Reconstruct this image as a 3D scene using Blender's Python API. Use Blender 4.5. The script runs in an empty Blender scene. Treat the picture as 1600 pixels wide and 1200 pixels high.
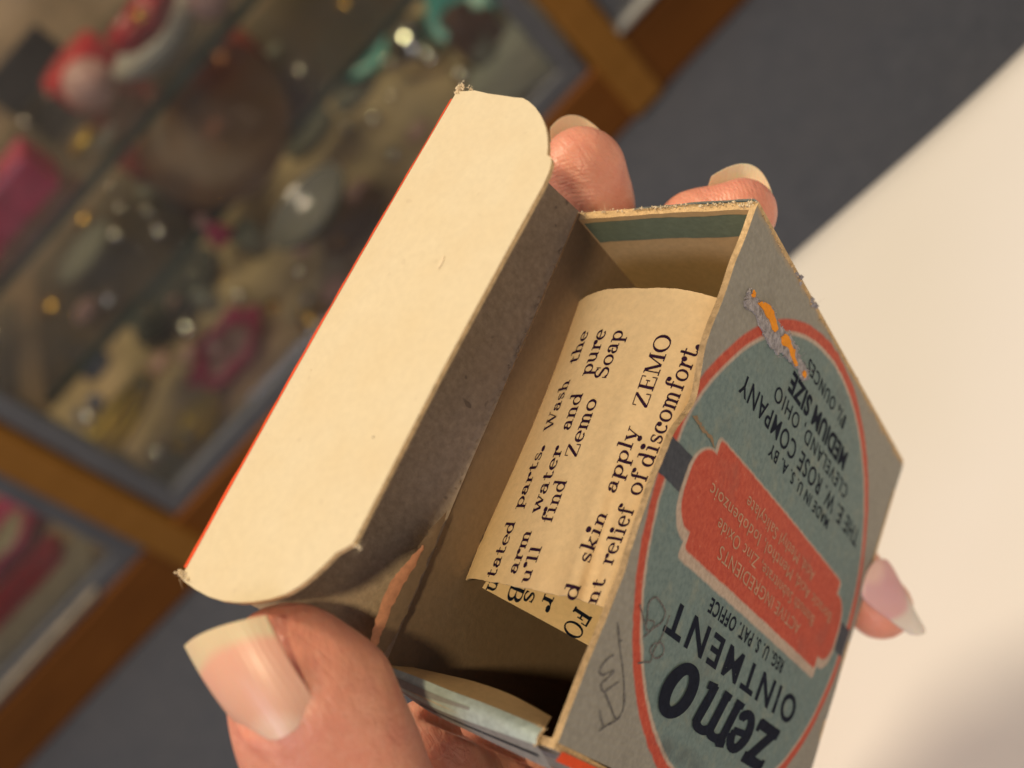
import bpy, bmesh, math, random
import numpy as np
from mathutils import Vector, Matrix
random.seed(7); np.random.seed(7)
C = bpy.context.scene.collection
sc = bpy.context.scene
# ---------------------------------------------------------------- frames
def nz(a):
    a = np.array(a, float); return a/np.linalg.norm(a)
FOC = 1720.0
DOWN = nz([.62, .505, .60])
RX = np.array([.69, -.72, 0.]); RX[2] = -(RX@DOWN)/DOWN[2]; RX = nz(RX)
NY = np.cross(DOWN, RX)
if NY[2] < 0: NY = -NY
M = np.array([RX, NY, -DOWN])                 # lens frame (right, down, forward; cm) -> room frame (cm)
CAMH = .73
def toW(p):                                    # lens-frame cm -> world metres
    q = (M@np.asarray(p, float).T).T*.01
    return q+np.array([0, 0, CAMH])
def rw(p):                                     # room-frame cm (camera foot at 0, heights relative to lens) -> world metres
    return np.asarray(p, float)*.01+np.array([0, 0, CAMH])
def un(px, py, z): return np.array([(px-800)/FOC, (py-600)/FOC, 1.])*z
# ---------------------------------------------------------------- camera, world, lights
cam = bpy.data.cameras.new('camera'); co = bpy.data.objects.new('camera', cam); C.objects.link(co); sc.camera = co
cr, cu, cb = M@np.array([1., 0, 0]), -(M@np.array([0, 1., 0])), -(M@np.array([0, 0, 1.]))
m4 = Matrix(((cr[0], cu[0], cb[0], 0), (cr[1], cu[1], cb[1], 0), (cr[2], cu[2], cb[2], CAMH), (0, 0, 0, 1)))
co.matrix_world = m4
cam.sensor_width = 36; cam.lens = 36*FOC/1600
cam.clip_start = .005; cam.clip_end = 60
cam.dof.use_dof = True; cam.dof.focus_distance = .123; cam.dof.aperture_fstop = 17.5
w = bpy.data.worlds.new('World'); sc.world = w; w.use_nodes = True
bg = w.node_tree.nodes['Background']; bg.inputs[0].default_value = (.62, .60, .66, 1); bg.inputs[1].default_value = .30
def area(name, loc, target, size, power, col):
    l = bpy.data.lights.new(name, 'AREA'); l.shape = 'DISK'; l.size = size; l.energy = power; l.color = col
    o = bpy.data.objects.new(name, l); C.objects.link(o); o.location = Vector(loc)
    o.rotation_euler = (Vector(target)-Vector(loc)).to_track_quat('-Z', 'Y').to_euler(); return o
boxc = Vector(rw((-1, 9.5, -8)))
area('warm_lamp', boxc+Vector((.06, -.57, .74)), boxc, .07, 4.6, (1.0, .79, .49))
area('cool_fill_light', boxc+Vector((-.9, -1.2, .9)), boxc, .6, 7.5, (.80, .78, 1.0))  # cool fill added for the violet sheen on the skin
area('case_fill_light', rw((-20, 95, 150)), rw((-20, 140, -50)), .6, 35, (1.0, .82, .58))  # overhead lamp added to brighten the inside of the cabinet
vs = sc.view_settings; vs.view_transform = 'Standard'; vs.look = 'None'; vs.exposure = 0; vs.gamma = 1; vs.use_curve_mapping = False
# ---------------------------------------------------------------- materials
class NT:
    def __init__(s, name):
        s.m = bpy.data.materials.new(name); s.m.use_nodes = True; s.t = s.m.node_tree; s.n = s.t.nodes
        s.b = s.n['Principled BSDF']
    def link(s, a, b): s.t.links.new(a, b)
    def put(s, sock, v):
        if isinstance(v, (int, float)): sock.default_value = v
        elif isinstance(v, tuple): sock.default_value = (*v, 1) if len(v) == 3 and sock.type == 'RGBA' else v
        else: s.link(v, sock)
    def math(s, op, a, b=0., c=0., clamp=False):
        n = s.n.new('ShaderNodeMath'); n.operation = op; n.use_clamp = clamp
        s.put(n.inputs[0], a); s.put(n.inputs[1], b); s.put(n.inputs[2], c); return n.outputs[0]
    def mix(s, f, a, b, mode='MIX'):
        n = s.n.new('ShaderNodeMix'); n.data_type = 'RGBA'; n.blend_type = mode
        s.put(n.inputs[0], f); s.put(n.inputs[6], a); s.put(n.inputs[7], b); return n.outputs[2]
    def coord(s, kind='Object'):
        return s.n.new('ShaderNodeTexCoord').outputs[kind]
    def noise(s, scale, detail=3, rough=.5, vec=None, dist=0):
        n = s.n.new('ShaderNodeTexNoise'); n.inputs['Scale'].default_value = scale; n.inputs['Detail'].default_value = detail
        n.inputs['Roughness'].default_value = rough; n.inputs['Distortion'].default_value = dist
        s.link(vec if vec is not None else s.coord(), n.inputs['Vector']); return n.outputs[0]
    def ramp(s, f, lo, hi):
        n = s.n.new('ShaderNodeMapRange'); n.inputs[1].default_value = lo; n.inputs[2].default_value = hi
        s.put(n.inputs[0], f); return n.outputs[0]
    def bump(s, h, dist, strength=1., prev=None):
        n = s.n.new('ShaderNodeBump'); n.inputs['Distance'].default_value = dist; n.inputs['Strength'].default_value = strength
        s.link(h, n.inputs['Height'])
        if prev is not None: s.link(prev, n.inputs['Normal'])
        return n.outputs[0]
    def fin(s, col=None, rough=.7, normal=None, **kw):
        if col is not None: s.put(s.b.inputs['Base Color'], col)
        s.put(s.b.inputs['Roughness'], rough)
        if normal is not None: s.link(normal, s.b.inputs['Normal'])
        for k, v in kw.items(): s.put(s.b.inputs[k.replace('_', ' ')], v)
        return s.m
def card(name, col, spec=.2, spots=.0, grain=.10, bumpd=.00003, fibre=(.3, .22, .15)):
    t = NT(name); n1 = t.noise(1300, 4, .6); n2 = t.noise(120, 3, .6); n3 = t.noise(3600, 2)
    dark = tuple(c*(1-grain) for c in col); lite = tuple(min(1, c*(1+grain*.6)) for c in col)
    c = t.mix(t.ramp(n1, .3, .7), dark, lite)
    c = t.mix(t.math('MULTIPLY', t.ramp(n2, .45, .75), .35), c, tuple(a*b for a, b in zip(col, (.93, .86, .78))))
    c = t.mix(t.math('MULTIPLY', t.ramp(t.noise(36, 4, .65), .46, .70), .30), c, tuple(a*b for a, b in zip(col, (.94, .84, .66))))
    if spots:
        sp = t.ramp(t.noise(520, 1), .735, .77)
        c = t.mix(t.math('MULTIPLY', sp, spots), c, fibre)
    nb = t.bump(n3, bumpd, .5, t.bump(n1, bumpd*1.6, .6))
    return t.fin(c, .85, nb, Specular_IOR_Level=spec)
MAT = {}
MAT['cream'] = card('cream_card', (.675, .585, .40), spots=.12, grain=.05, bumpd=.00002)
MAT['lid_inside'] = card('shaded_board', (.43, .335, .235), spots=.45, grain=.22, fibre=(.08, .06, .05), bumpd=.00012)  # same cream board as the flap, its shade put into the colour
MAT['tan'] = card('tan_board', (.66, .46, .22), grain=.10, bumpd=.00003)
MAT['brown'] = card('brown_shaded_board', (.27, .19, .115), grain=.12, spots=.2, bumpd=.00004)  # carton interior's shade worked into the colour; also the brown torn layer
MAT['edge'] = card('raw_edge', (.66, .47, .25), grain=.35, bumpd=.0003)
MAT['fuzz'] = card('paper_fibre', (.85, .72, .50), grain=.25, bumpd=.0003)
MAT['red'] = card('red_ink', (.78, .09, .025), grain=.15)
MAT['paleblue'] = card('pale_blue_ink', (.46, .56, .52), grain=.2)
MAT['blue'] = card('blue_ink', (.30, .42, .42), grain=.16)
MAT['green'] = card('green_ink', (.20, .25, .165), grain=.16)
MAT['orange'] = card('orange_layer', (.86, .32, .025), grain=.12)
MAT['salmon'] = card('salmon_layer', (.75, .36, .20), grain=.2)
MAT['torn'] = card('torn_fibre', (.40, .38, .40), grain=.55, bumpd=.0005)
MAT['ink'] = card('navy_ink', (.012, .016, .030), spec=.08, grain=.3)
MAT['violet'] = card('violet_ink', (.035, .012, .035), spec=.1, grain=.3)
MAT['cream_ink'] = card('cream_ink', (.50, .30, .20), grain=.3)
MAT['bare'] = card('bare_print_gap', (.55, .45, .34), grain=.25)
MAT['leaf'] = card('leaflet_paper', (.90, .67, .36), grain=.08, spots=.12)
MAT['greyprint'] = card('grey_print', (.30, .31, .29), grain=.18)
t = NT('pencil'); t.fin(t.mix(t.ramp(t.noise(3000, 2), .35, .65), (.05, .045, .045), (.17, .165, .16)), .6); MAT['pencil'] = t.m
# printed front panel: everything flat and inked is drawn from the panel's own u, v
t = NT('printed_panel')
uv = t.n.new('ShaderNodeUVMap'); uv.uv_map = 'uv'; sp = t.n.new('ShaderNodeSeparateXYZ'); t.link(uv.outputs[0], sp.inputs[0])
grain = t.noise(1500, 4, .6); U0 = t.math('MULTIPLY', sp.outputs[0], 10.); V0 = t.math('MULTIPLY', sp.outputs[1], 10.)
wob = t.math('MULTIPLY', t.math('SUBTRACT', t.noise(700, 3), .5), .035)
U = t.math('ADD', U0, wob); V = t.math('ADD', V0, wob)
def ell(a, b, cu_=3.42, cv_=2.98):
    x = t.math('DIVIDE', t.math('SUBTRACT', U, cu_), a); y = t.math('DIVIDE', t.math('SUBTRACT', V, cv_), b)
    r_ = t.math('SQRT', t.math('ADD', t.math('MULTIPLY', x, x), t.math('MULTIPLY', y, y)))
    return t.math('MULTIPLY', t.math('SUBTRACT', r_, 1.), min(a, b))
def inside(d, soft=.018): return t.ramp(d, soft, -soft)
def rbox(cu_, cv_, hx, hy, r_):
    qx = t.math('SUBTRACT', t.math('ABSOLUTE', t.math('SUBTRACT', U, cu_)), hx-r_)
    qy = t.math('SUBTRACT', t.math('ABSOLUTE', t.math('SUBTRACT', V, cv_)), hy-r_)
    ax = t.math('MAXIMUM', qx, 0.); ay = t.math('MAXIMUM', qy, 0.)
    l = t.math('SQRT', t.math('ADD', t.math('MULTIPLY', ax, ax), t.math('MULTIPLY', ay, ay)))
    return t.math('SUBTRACT', t.math('ADD', l, t.math('MINIMUM', t.math('MAXIMUM', qx, qy), 0.)), r_)
def cartouche(grow, dv=0.):
    a = rbox(3.42, 2.99+dv, 2.40+grow, .645+grow, .05+grow*.5)
    b = rbox(3.46, 2.99+dv, 2.86+grow, .46+grow, .36+grow)
    return t.math('MINIMUM', a, b)
g_hi = t.ramp(grain, .35, .65)
fle = t.ramp(t.noise(420, 5, .7), .52, .70)                        # mottled yellowing showing through thin ink
tw = t.n.new('ShaderNodeTexWave'); tw.inputs['Scale'].default_value = 520; tw.inputs['Distortion'].default_value = 1.5; t.link(t.coord(), tw.inputs['Vector'])
grey = t.mix(g_hi, (.25, .235, .195), (.31, .295, .245)); grey = t.mix(t.math('MULTIPLY', tw.outputs[1], .18), grey, (.24, .24, .24))
blue = t.mix(g_hi, (.115, .175, .175), (.165, .235, .225)); blue = t.mix(t.math('MULTIPLY', fle, .45), blue, (.27, .29, .22))
redc = t.mix(g_hi, (.44, .048, .022), (.54, .085, .04)); redc = t.mix(t.math('MULTIPLY', t.ramp(grain, .66, .74), .5), redc, (.5, .3, .2))
bare = t.mix(g_hi, (.42, .32, .25), (.52, .41, .32))
navy = t.mix(g_hi, (.025, .032, .05), (.045, .055, .075))
col = grey
col = t.mix(inside(ell(3.42, 2.98)), col, redc)
col = t.mix(inside(ell(3.28, 2.84)), col, bare)
col = t.mix(inside(ell(3.235, 2.79)), col, blue)
band = t.math('MULTIPLY', inside(rbox(3.42, 3.0, 3.42, .21, .01), .01), inside(ell(3.44, 3.0)))
col = t.mix(band, col, navy)
col = t.mix(inside(cartouche(.075, -.055)), col, bare)
col = t.mix(inside(cartouche(0.)), col, redc)
# handling dirt and scuffs
dirt = t.math('MULTIPLY', t.ramp(t.noise(95, 5, .65), .56, .78), .38)
col = t.mix(dirt, col, (.10, .09, .075))
smx = t.math('DIVIDE', t.math('SUBTRACT', U, 2.6), .9); smy = t.math('DIVIDE', t.math('SUBTRACT', V, .45), .14)
smr = t.math('ADD', t.math('MULTIPLY', smx, smx), t.math('MULTIPLY', smy, smy))
col = t.mix(t.math('MULTIPLY', t.ramp(smr, 1., .1), t.math('MULTIPLY', t.ramp(t.noise(300, 3), .3, .7), .6)), col, (.05, .05, .05))
rub = t.ramp(t.math('ADD', V0, t.math('MULTIPLY', t.noise(400, 3), .18)), 6.02, 6.10)
col = t.mix(t.math('MULTIPLY', rub, .8), col, (.40, .30, .19))
MAT['print'] = t.fin(col, .62, t.bump(grain, .00008, .6, t.bump(t.noise(260, 4), .0002, .5)), Specular_IOR_Level=.35)
# skin
t = NT('skin')
v = t.coord(); n1 = t.noise(60, 4, .6); n2 = t.noise(260, 4, .6); n3 = t.noise(1400, 3, .6)
c = t.mix(t.ramp(n1, .35, .65), (.77, .38, .24), (.69, .26, .18)); c = t.mix(t.math('MULTIPLY', t.ramp(n2, .45, .65), .35), c, (.68, .24, .16))
c = t.mix(t.math('MULTIPLY', t.ramp(n3, .50, .75), .25), c, (.88, .56, .42))
c = t.mix(t.math('MULTIPLY', t.ramp(t.noise(130, 2), .6, .72), .30), c, (.56, .17, .14))
tipn = t.n.new('ShaderNodeAttribute'); tipn.attribute_name = 'tip'
c = t.mix(t.math('MULTIPLY', tipn.outputs['Fac'], .45), c, (.76, .31, .24))
wv = t.n.new('ShaderNodeTexWave'); wv.wave_type = 'RINGS'; wv.rings_direction = 'SPHERICAL'; wv.inputs['Scale'].default_value = 640; wv.inputs['Distortion'].default_value = 6
wv.inputs['Detail'].default_value = 2; wv.inputs['Detail Scale'].default_value = .35
mp = t.n.new('ShaderNodeMapping'); mp.inputs['Location'].default_value = (0, 0, 0); t.link(v, mp.inputs[0]); t.link(mp.outputs[0], wv.inputs['Vector'])
vor = t.n.new('ShaderNodeTexVoronoi'); vor.feature = 'DISTANCE_TO_EDGE'; vor.inputs['Scale'].default_value = 900
mp2 = t.n.new('ShaderNodeMapping'); mp2.inputs['Scale'].default_value = (1, .45, 1); mp2.inputs['Rotation'].default_value = (.3, .5, .7)
t.link(v, mp2.inputs[0]); t.link(mp2.outputs[0], vor.inputs['Vector'])
ridge = t.math('MULTIPLY', wv.outputs[1], tipn.outputs['Fac'])
nb = t.bump(t.ramp(vor.outputs[0], 0, .14), .00006, .4)
mp3 = t.n.new('ShaderNodeMapping'); mp3.inputs['Rotation'].default_value = (.2, .9, -.45); mp3.inputs['Scale'].default_value = (1, .16, .5); t.link(v, mp3.inputs[0])
lines = t.ramp(t.noise(620, 4, .6, mp3.outputs[0], .4), .36, .60)
nb = t.bump(lines, .00018, .5, nb)
c = t.mix(t.math('MULTIPLY', t.math('SUBTRACT', 1., lines), .16), c, (.55, .20, .12))
nb = t.bump(ridge, .00004, .5, nb)
nb = t.bump(t.noise(200, 3, .55, mp2.outputs[0]), .0004, .35, nb)
MAT['skin'] = t.fin(c, t.math('ADD', .34, t.math('MULTIPLY', n2, .18)), nb, Subsurface_Weight=.45, Subsurface_Scale=.003, Specular_IOR_Level=.55)
t.b.inputs['Subsurface Radius'].default_value = (1, .35, .2)
# nail: u across (-1..1), v from cuticle 0 to tip 1
def nail_mat(name, edge_at, tipcol=(.74, .60, .38), bed0=(.80, .43, .30), bed1=(.85, .50, .36)):
    t = NT(name); uv = t.n.new('ShaderNodeUVMap'); uv.uv_map = 'uv'; sp = t.n.new('ShaderNodeSeparateXYZ'); t.link(uv.outputs[0], sp.inputs[0])
    u_, v_ = sp.outputs[0], sp.outputs[1]
    line = t.math('ADD', t.math('SUBTRACT', v_, t.math('MULTIPLY', u_, .05)), t.math('MULTIPLY', t.math('MULTIPLY', u_, u_), .07))
    n = t.noise(380, 3)
    line = t.math('ADD', line, t.math('MULTIPLY', t.math('SUBTRACT', n, .5), .06))
    bed = t.mix(t.ramp(t.noise(150, 3), .3, .7), bed0, bed1)
    lun = t.ramp(t.math('ADD', v_, t.math('MULTIPLY', t.math('MULTIPLY', u_, u_), .30)), .22, .10)
    c = t.mix(t.math('MULTIPLY', lun, .55), bed, (.88, .62, .50))
    c = t.mix(t.ramp(line, edge_at-.05, edge_at+.05), c, tipcol)
    rg = t.n.new('ShaderNodeTexWave'); rg.inputs['Scale'].default_value = 2.3; rg.inputs['Distortion'].default_value = 4.5; rg.inputs['Detail'].default_value = 3
    t.link(uv.outputs[0], rg.inputs['Vector'])
    c = t.mix(t.math('MULTIPLY', rg.outputs[1], .06), c, (.62, .30, .22)); c = t.mix(t.math('MULTIPLY', t.ramp(t.noise(210, 4), .45, .7), .25), c, (.70, .36, .25))
    return t.fin(c, .36, t.bump(rg.outputs[1], .00002, .5, t.bump(t.noise(500, 2), .00003, .4)), Subsurface_Weight=.25, Subsurface_Scale=.002, Specular_IOR_Level=.5)
MAT['nail'] = nail_mat('thumb_nail', .80, (.70, .55, .34), (.78, .38, .26), (.80, .42, .30)); MAT['nail_long'] = nail_mat('finger_nail', .30, (.72, .64, .46)); MAT['nail_side'] = nail_mat('side_nail', .62, (.72, .66, .58), (.66, .36, .38), (.72, .44, .44))  # side nail's lilac bed: reflection of cool light put into its colour
def plain(name, col, rough=.5, metal=0., var=.2, scale=60, **kw):
    t = NT(name); c = t.mix(t.ramp(t.noise(scale, 4), .3, .7), tuple(x*(1-var) for x in col), tuple(min(1, x*(1+var)) for x in col))
    return t.fin(c, rough, t.bump(t.noise(scale*3, 3), .0004, .3), Metallic=metal, **kw)
# room materials
t = NT('carpet'); n = t.noise(260, 4, .7); n2 = t.noise(12, 4, .6)
c = t.mix(t.ramp(n, .3, .7), (.028, .034, .050), (.095, .104, .130)); c = t.mix(t.math('MULTIPLY', t.ramp(t.noise(60, 3, .8), .45, .65), .35), c, (.11, .115, .14)); c = t.mix(t.math('MULTIPLY', t.ramp(n2, .4, .7), .6), c, (.075, .080, .098))
MAT['carpet'] = t.fin(c, .95, t.bump(n, .002, .8))
def wood(name, a, b):
    t = NT(name); mp = t.n.new('ShaderNodeMapping'); mp.inputs['Scale'].default_value = (1, 8, 8); t.link(t.coord(), mp.inputs[0])
    n = t.noise(9, 5, .65, mp.outputs[0], .6)
    return t.fin(t.mix(t.ramp(n, .3, .7), a, b), .45, t.bump(n, .0006, .3))
MAT['wood'] = wood('oak_rail', (.19, .060, .005), (.27, .092, .010)); MAT['wood2'] = wood('oak_mullion', (.33, .14, .018), (.42, .185, .03))
MAT['alu'] = plain('aluminium', (.21, .215, .22), .5, .3, .1)
MAT['deck'] = plain('case_deck', (.56, .40, .24), .75, 0, .35, 14)
MAT['back'] = plain('case_back', (.46, .32, .20), .8, 0, .4, 8)
MAT['white'] = plain('white_cloth', (.66, .64, .61), .8, 0, .035, 7)
MAT['pinkm'] = plain('pink_glaze', (.62, .045, .14), .3, 0, .3); MAT['pale'] = plain('pale_pink', (.62, .36, .32), .4, 0, .25)
MAT['redm'] = plain('red_glaze', (.50, .022, .03), .3, 0, .3); MAT['goldm'] = plain('gold_metal', (.85, .50, .10), .22, 1, .1)
MAT['silver'] = plain('silver_metal', (.88, .83, .72), .10, 1, .08); MAT['tealm'] = plain('teal_glaze', (.07, .42, .44), .25, 0, .25)
MAT['whitem'] = plain('white_china', (.58, .57, .50), .3, 0, .1); MAT['brownm'] = plain('brown_resin', (.12, .045, .02), .4, 0, .4)
MAT['blackm'] = plain('dark_gap_black', (.012, .008, .007), .5); MAT['yellowm'] = plain('yellow_brass', (.55, .36, .05), .35, .6, .3)
MAT['creamm'] = plain('cream_card_far', (.55, .45, .30), .8)
def glassy(name, col, mixg, rg_=.12):
    t = NT(name); t.fin(col, rg_, None, Specular_IOR_Level=.7)
    tr = t.n.new('ShaderNodeBsdfTransparent'); tr.inputs[0].default_value = (*col, 1) if max(col) > .6 else (*[min(1, x*1.6+.25) for x in col], 1)
    mx = t.n.new('ShaderNodeMixShader'); mx.inputs[0].default_value = mixg; t.link(tr.outputs[0], mx.inputs[1]); t.link(t.b.outputs[0], mx.inputs[2])
    t.link(mx.outputs[0], t.n['Material Output'].inputs[0]); return t.m
MAT['amber'] = glassy('amber_glass', (.36, .19, .07), .45, .4); MAT['rubyg'] = glassy('ruby_glass', (.30, .055, .025), .8)
MAT['blueg'] = glassy('blue_glass', (.12, .17, .34), .7); MAT['greyg'] = glassy('smoke_glass', (.20, .20, .17), .45)
def pane_mat(name, tint, k, haze=0.):
    t = NT(name); g = t.n.new('ShaderNodeBsdfGlossy'); g.inputs[1].default_value = .02
    tr = t.n.new('ShaderNodeBsdfTransparent'); tr.inputs[0].default_value = (*tint, 1)
    fr = t.n.new('ShaderNodeFresnel'); fr.inputs[0].default_value = 1.45
    mx = t.n.new('ShaderNodeMixShader'); t.link(t.math('MULTIPLY', fr.outputs[0], k), mx.inputs[0]); t.link(tr.outputs[0], mx.inputs[1]); t.link(g.outputs[0], mx.inputs[2])
    out = mx.outputs[0]
    if haze:      # room light's milky reflection in the glass, painted as a diffuse white film
        df = t.n.new('ShaderNodeBsdfDiffuse'); df.inputs[0].default_value = (.75, .72, .68, 1); m2 = t.n.new('ShaderNodeMixShader')
        t.link(t.math('MULTIPLY', t.ramp(t.noise(9, 4, .6), .2, .8), haze*2), m2.inputs[0]); t.link(out, m2.inputs[1]); t.link(df.outputs[0], m2.inputs[2]); out = m2.outputs[0]
    t.link(out, t.n['Material Output'].inputs[0]); return t.m
MAT['pane'] = pane_mat('window_glass', (.93, .94, .92), 1.0, .045); MAT['shelf'] = pane_mat('shelf_glass', (.92, .94, .91), .8)
MAT['shelfedge'] = plain('glass_edge', (.05, .075, .05), .3)
# ---------------------------------------------------------------- object helpers
def thing(name, label, cat, loc, group=None):
    o = bpy.data.objects.new(name, None); o.empty_display_size = .01; C.objects.link(o); o.location = Vector(loc)
    o['label'] = label; o['category'] = cat
    if group: o['group'] = group
    return o
def tag(o, label, cat, group=None):
    o['label'] = label; o['category'] = cat
    if group: o['group'] = group
    return o
def rootloc(p):
    r = Vector((0, 0, 0))
    while p is not None: r += p.location; p = p.parent
    return r
def put(name, V, F, mats, parent=None, fm=None, smooth=True, uv=None, origin=None, attr=None):
    """V are world metres"""
    V = np.asarray(V, float)
    o0 = rootloc(parent) if parent is not None else (Vector(origin) if origin is not None else Vector(tuple(V.mean(0))))
    me = bpy.data.meshes.new(name); me.from_pydata([tuple(v-np.array(o0)) for v in V], [], [tuple(int(i) for i in f) for f in F])
    if not isinstance(mats, (list, tuple)): mats = [mats]
    for m in mats: me.materials.append(m)
    if fm is not None: me.polygons.foreach_set('material_index', fm)
    if uv is not None:
        l = me.uv_layers.new(name='uv'); li = np.zeros(len(me.loops), int); me.loops.foreach_get('vertex_index', li)
        l.data.foreach_set('uv', np.asarray(uv, float)[li].ravel())
    if attr is not None:
        a = me.attributes.new('tip', 'FLOAT', 'POINT'); a.data.foreach_set('value', np.asarray(attr, float))
    if smooth: me.polygons.foreach_set('use_smooth', [True]*len(me.polygons))
    me.update()
    o = bpy.data.objects.new(name, me); C.objects.link(o)
    if parent is not None: o.parent = parent
    else: o.location = o0
    return o
def slab(name, fo, fi, nu, nv, mats, parent, uvf=None, hard=True):
    """closed sheet between an outer and an inner surface; materials: outer, inner, rim"""
    us, vs_ = np.linspace(0, 1, nu+1), np.linspace(0, 1, nv+1)
    V = []; uv = []
    for f in (fo, fi):
        for a in us:
            for b in vs_: V.append(f(a, b)); uv.append(uvf(a, b) if uvf else (a, b))
    n = (nu+1)*(nv+1); I = lambda k, i, j: k*n+i*(nv+1)+j
    F = []; fm = []
    for i in range(nu):
        for j in range(nv):
            F.append((I(0, i, j), I(0, i+1, j), I(0, i+1, j+1), I(0, i, j+1))); fm.append(0)
            F.append((I(1, i, j+1), I(1, i+1, j+1), I(1, i+1, j), I(1, i, j))); fm.append(1)
    V2 = list(V); uv2 = list(uv)
    def rim(seq):
        k0 = len(V2)
        for (i, j) in seq:
            V2.append(V[I(0, i, j)]); uv2.append(uv[I(0, i, j)]); V2.append(V[I(1, i, j)]); uv2.append(uv[I(0, i, j)])
        for q in range(len(seq)-1):
            a = k0+2*q; F.append((a, a+1, a+3, a+2)); fm.append(2)
    rim([(0, j) for j in range(nv+1)]); rim([(nu, j) for j in range(nv, -1, -1)])
    rim([(i, 0) for i in range(nu, -1, -1)]); rim([(i, nv) for i in range(nu+1)])
    return put(name, toW(np.array(V2)), F, mats, parent, fm, uv=uv2)
def strokes_to_mesh(polys):
    V = []; F = []
    for pts in polys:
        k = len(V); V += pts; n = len(pts)//2
        for i in range(n-1): F.append((k+2*i, k+2*i+1, k+2*i+3, k+2*i+2))
    return V, F
# ---------------------------------------------------------------- letter shapes
def bfont(text, xs, bold=0., shear=0.):
    cu_ = bpy.data.curves.new('t', 'FONT'); cu_.body = text; cu_.size = 1; cu_.offset = bold; cu_.resolution_u = 4; cu_.shear = shear; cu_.space_character = xs
    o = bpy.data.objects.new('t', cu_); C.objects.link(o); dg = bpy.context.evaluated_depsgraph_get()
    me = bpy.data.meshes.new_from_object(o.evaluated_get(dg)); bpy.data.objects.remove(o)
    V = [(v.co.x, v.co.y) for v in me.vertices]; F = [tuple(p.vertices) for p in me.polygons]; bpy.data.meshes.remove(me); return V, F
TK, TN = .225, .095     # stem and hairline widths for an x height of 1
def line(x0, y0, x1, y1, w_=TK):
    d = np.array([x1-x0, y1-y0]); d = d/np.linalg.norm(d); n = np.array([-d[1], d[0]])*w_/2
    out = []
    for i in range(9):
        x, y = x0+(x1-x0)*i/8, y0+(y1-y0)*i/8; out += [(x+n[0], y+n[1]), (x-n[0], y-n[1])]
    return out
def arc(cx, cy, rx, ry, a0, a1, tk=TK, tn=TN, n=18):
    out = []
    for i in range(n+1):
        a = math.radians(a0+(a1-a0)*i/n); c_, s_ = math.cos(a), math.sin(a)
        w_ = tn+(tk-tn)*abs(c_)**1.3
        nx, ny = c_*ry, s_*rx; l = math.hypot(nx, ny); nx /= l; ny /= l
        out += [(cx+rx*c_+nx*w_/2, cy+ry*s_+ny*w_/2), (cx+rx*c_-nx*w_/2, cy+ry*s_-ny*w_/2)]
    return out
def ser(x, y, l=.24): return line(x-l, y, x+l, y, .10)
def sl(x, y, l=.26): return line(x-l, y, x+.02, y, .10)
def dot(x, y, r_=.14): return arc(x, y, r_*.5, r_*.5, 0, 360, r_, r_)
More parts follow.
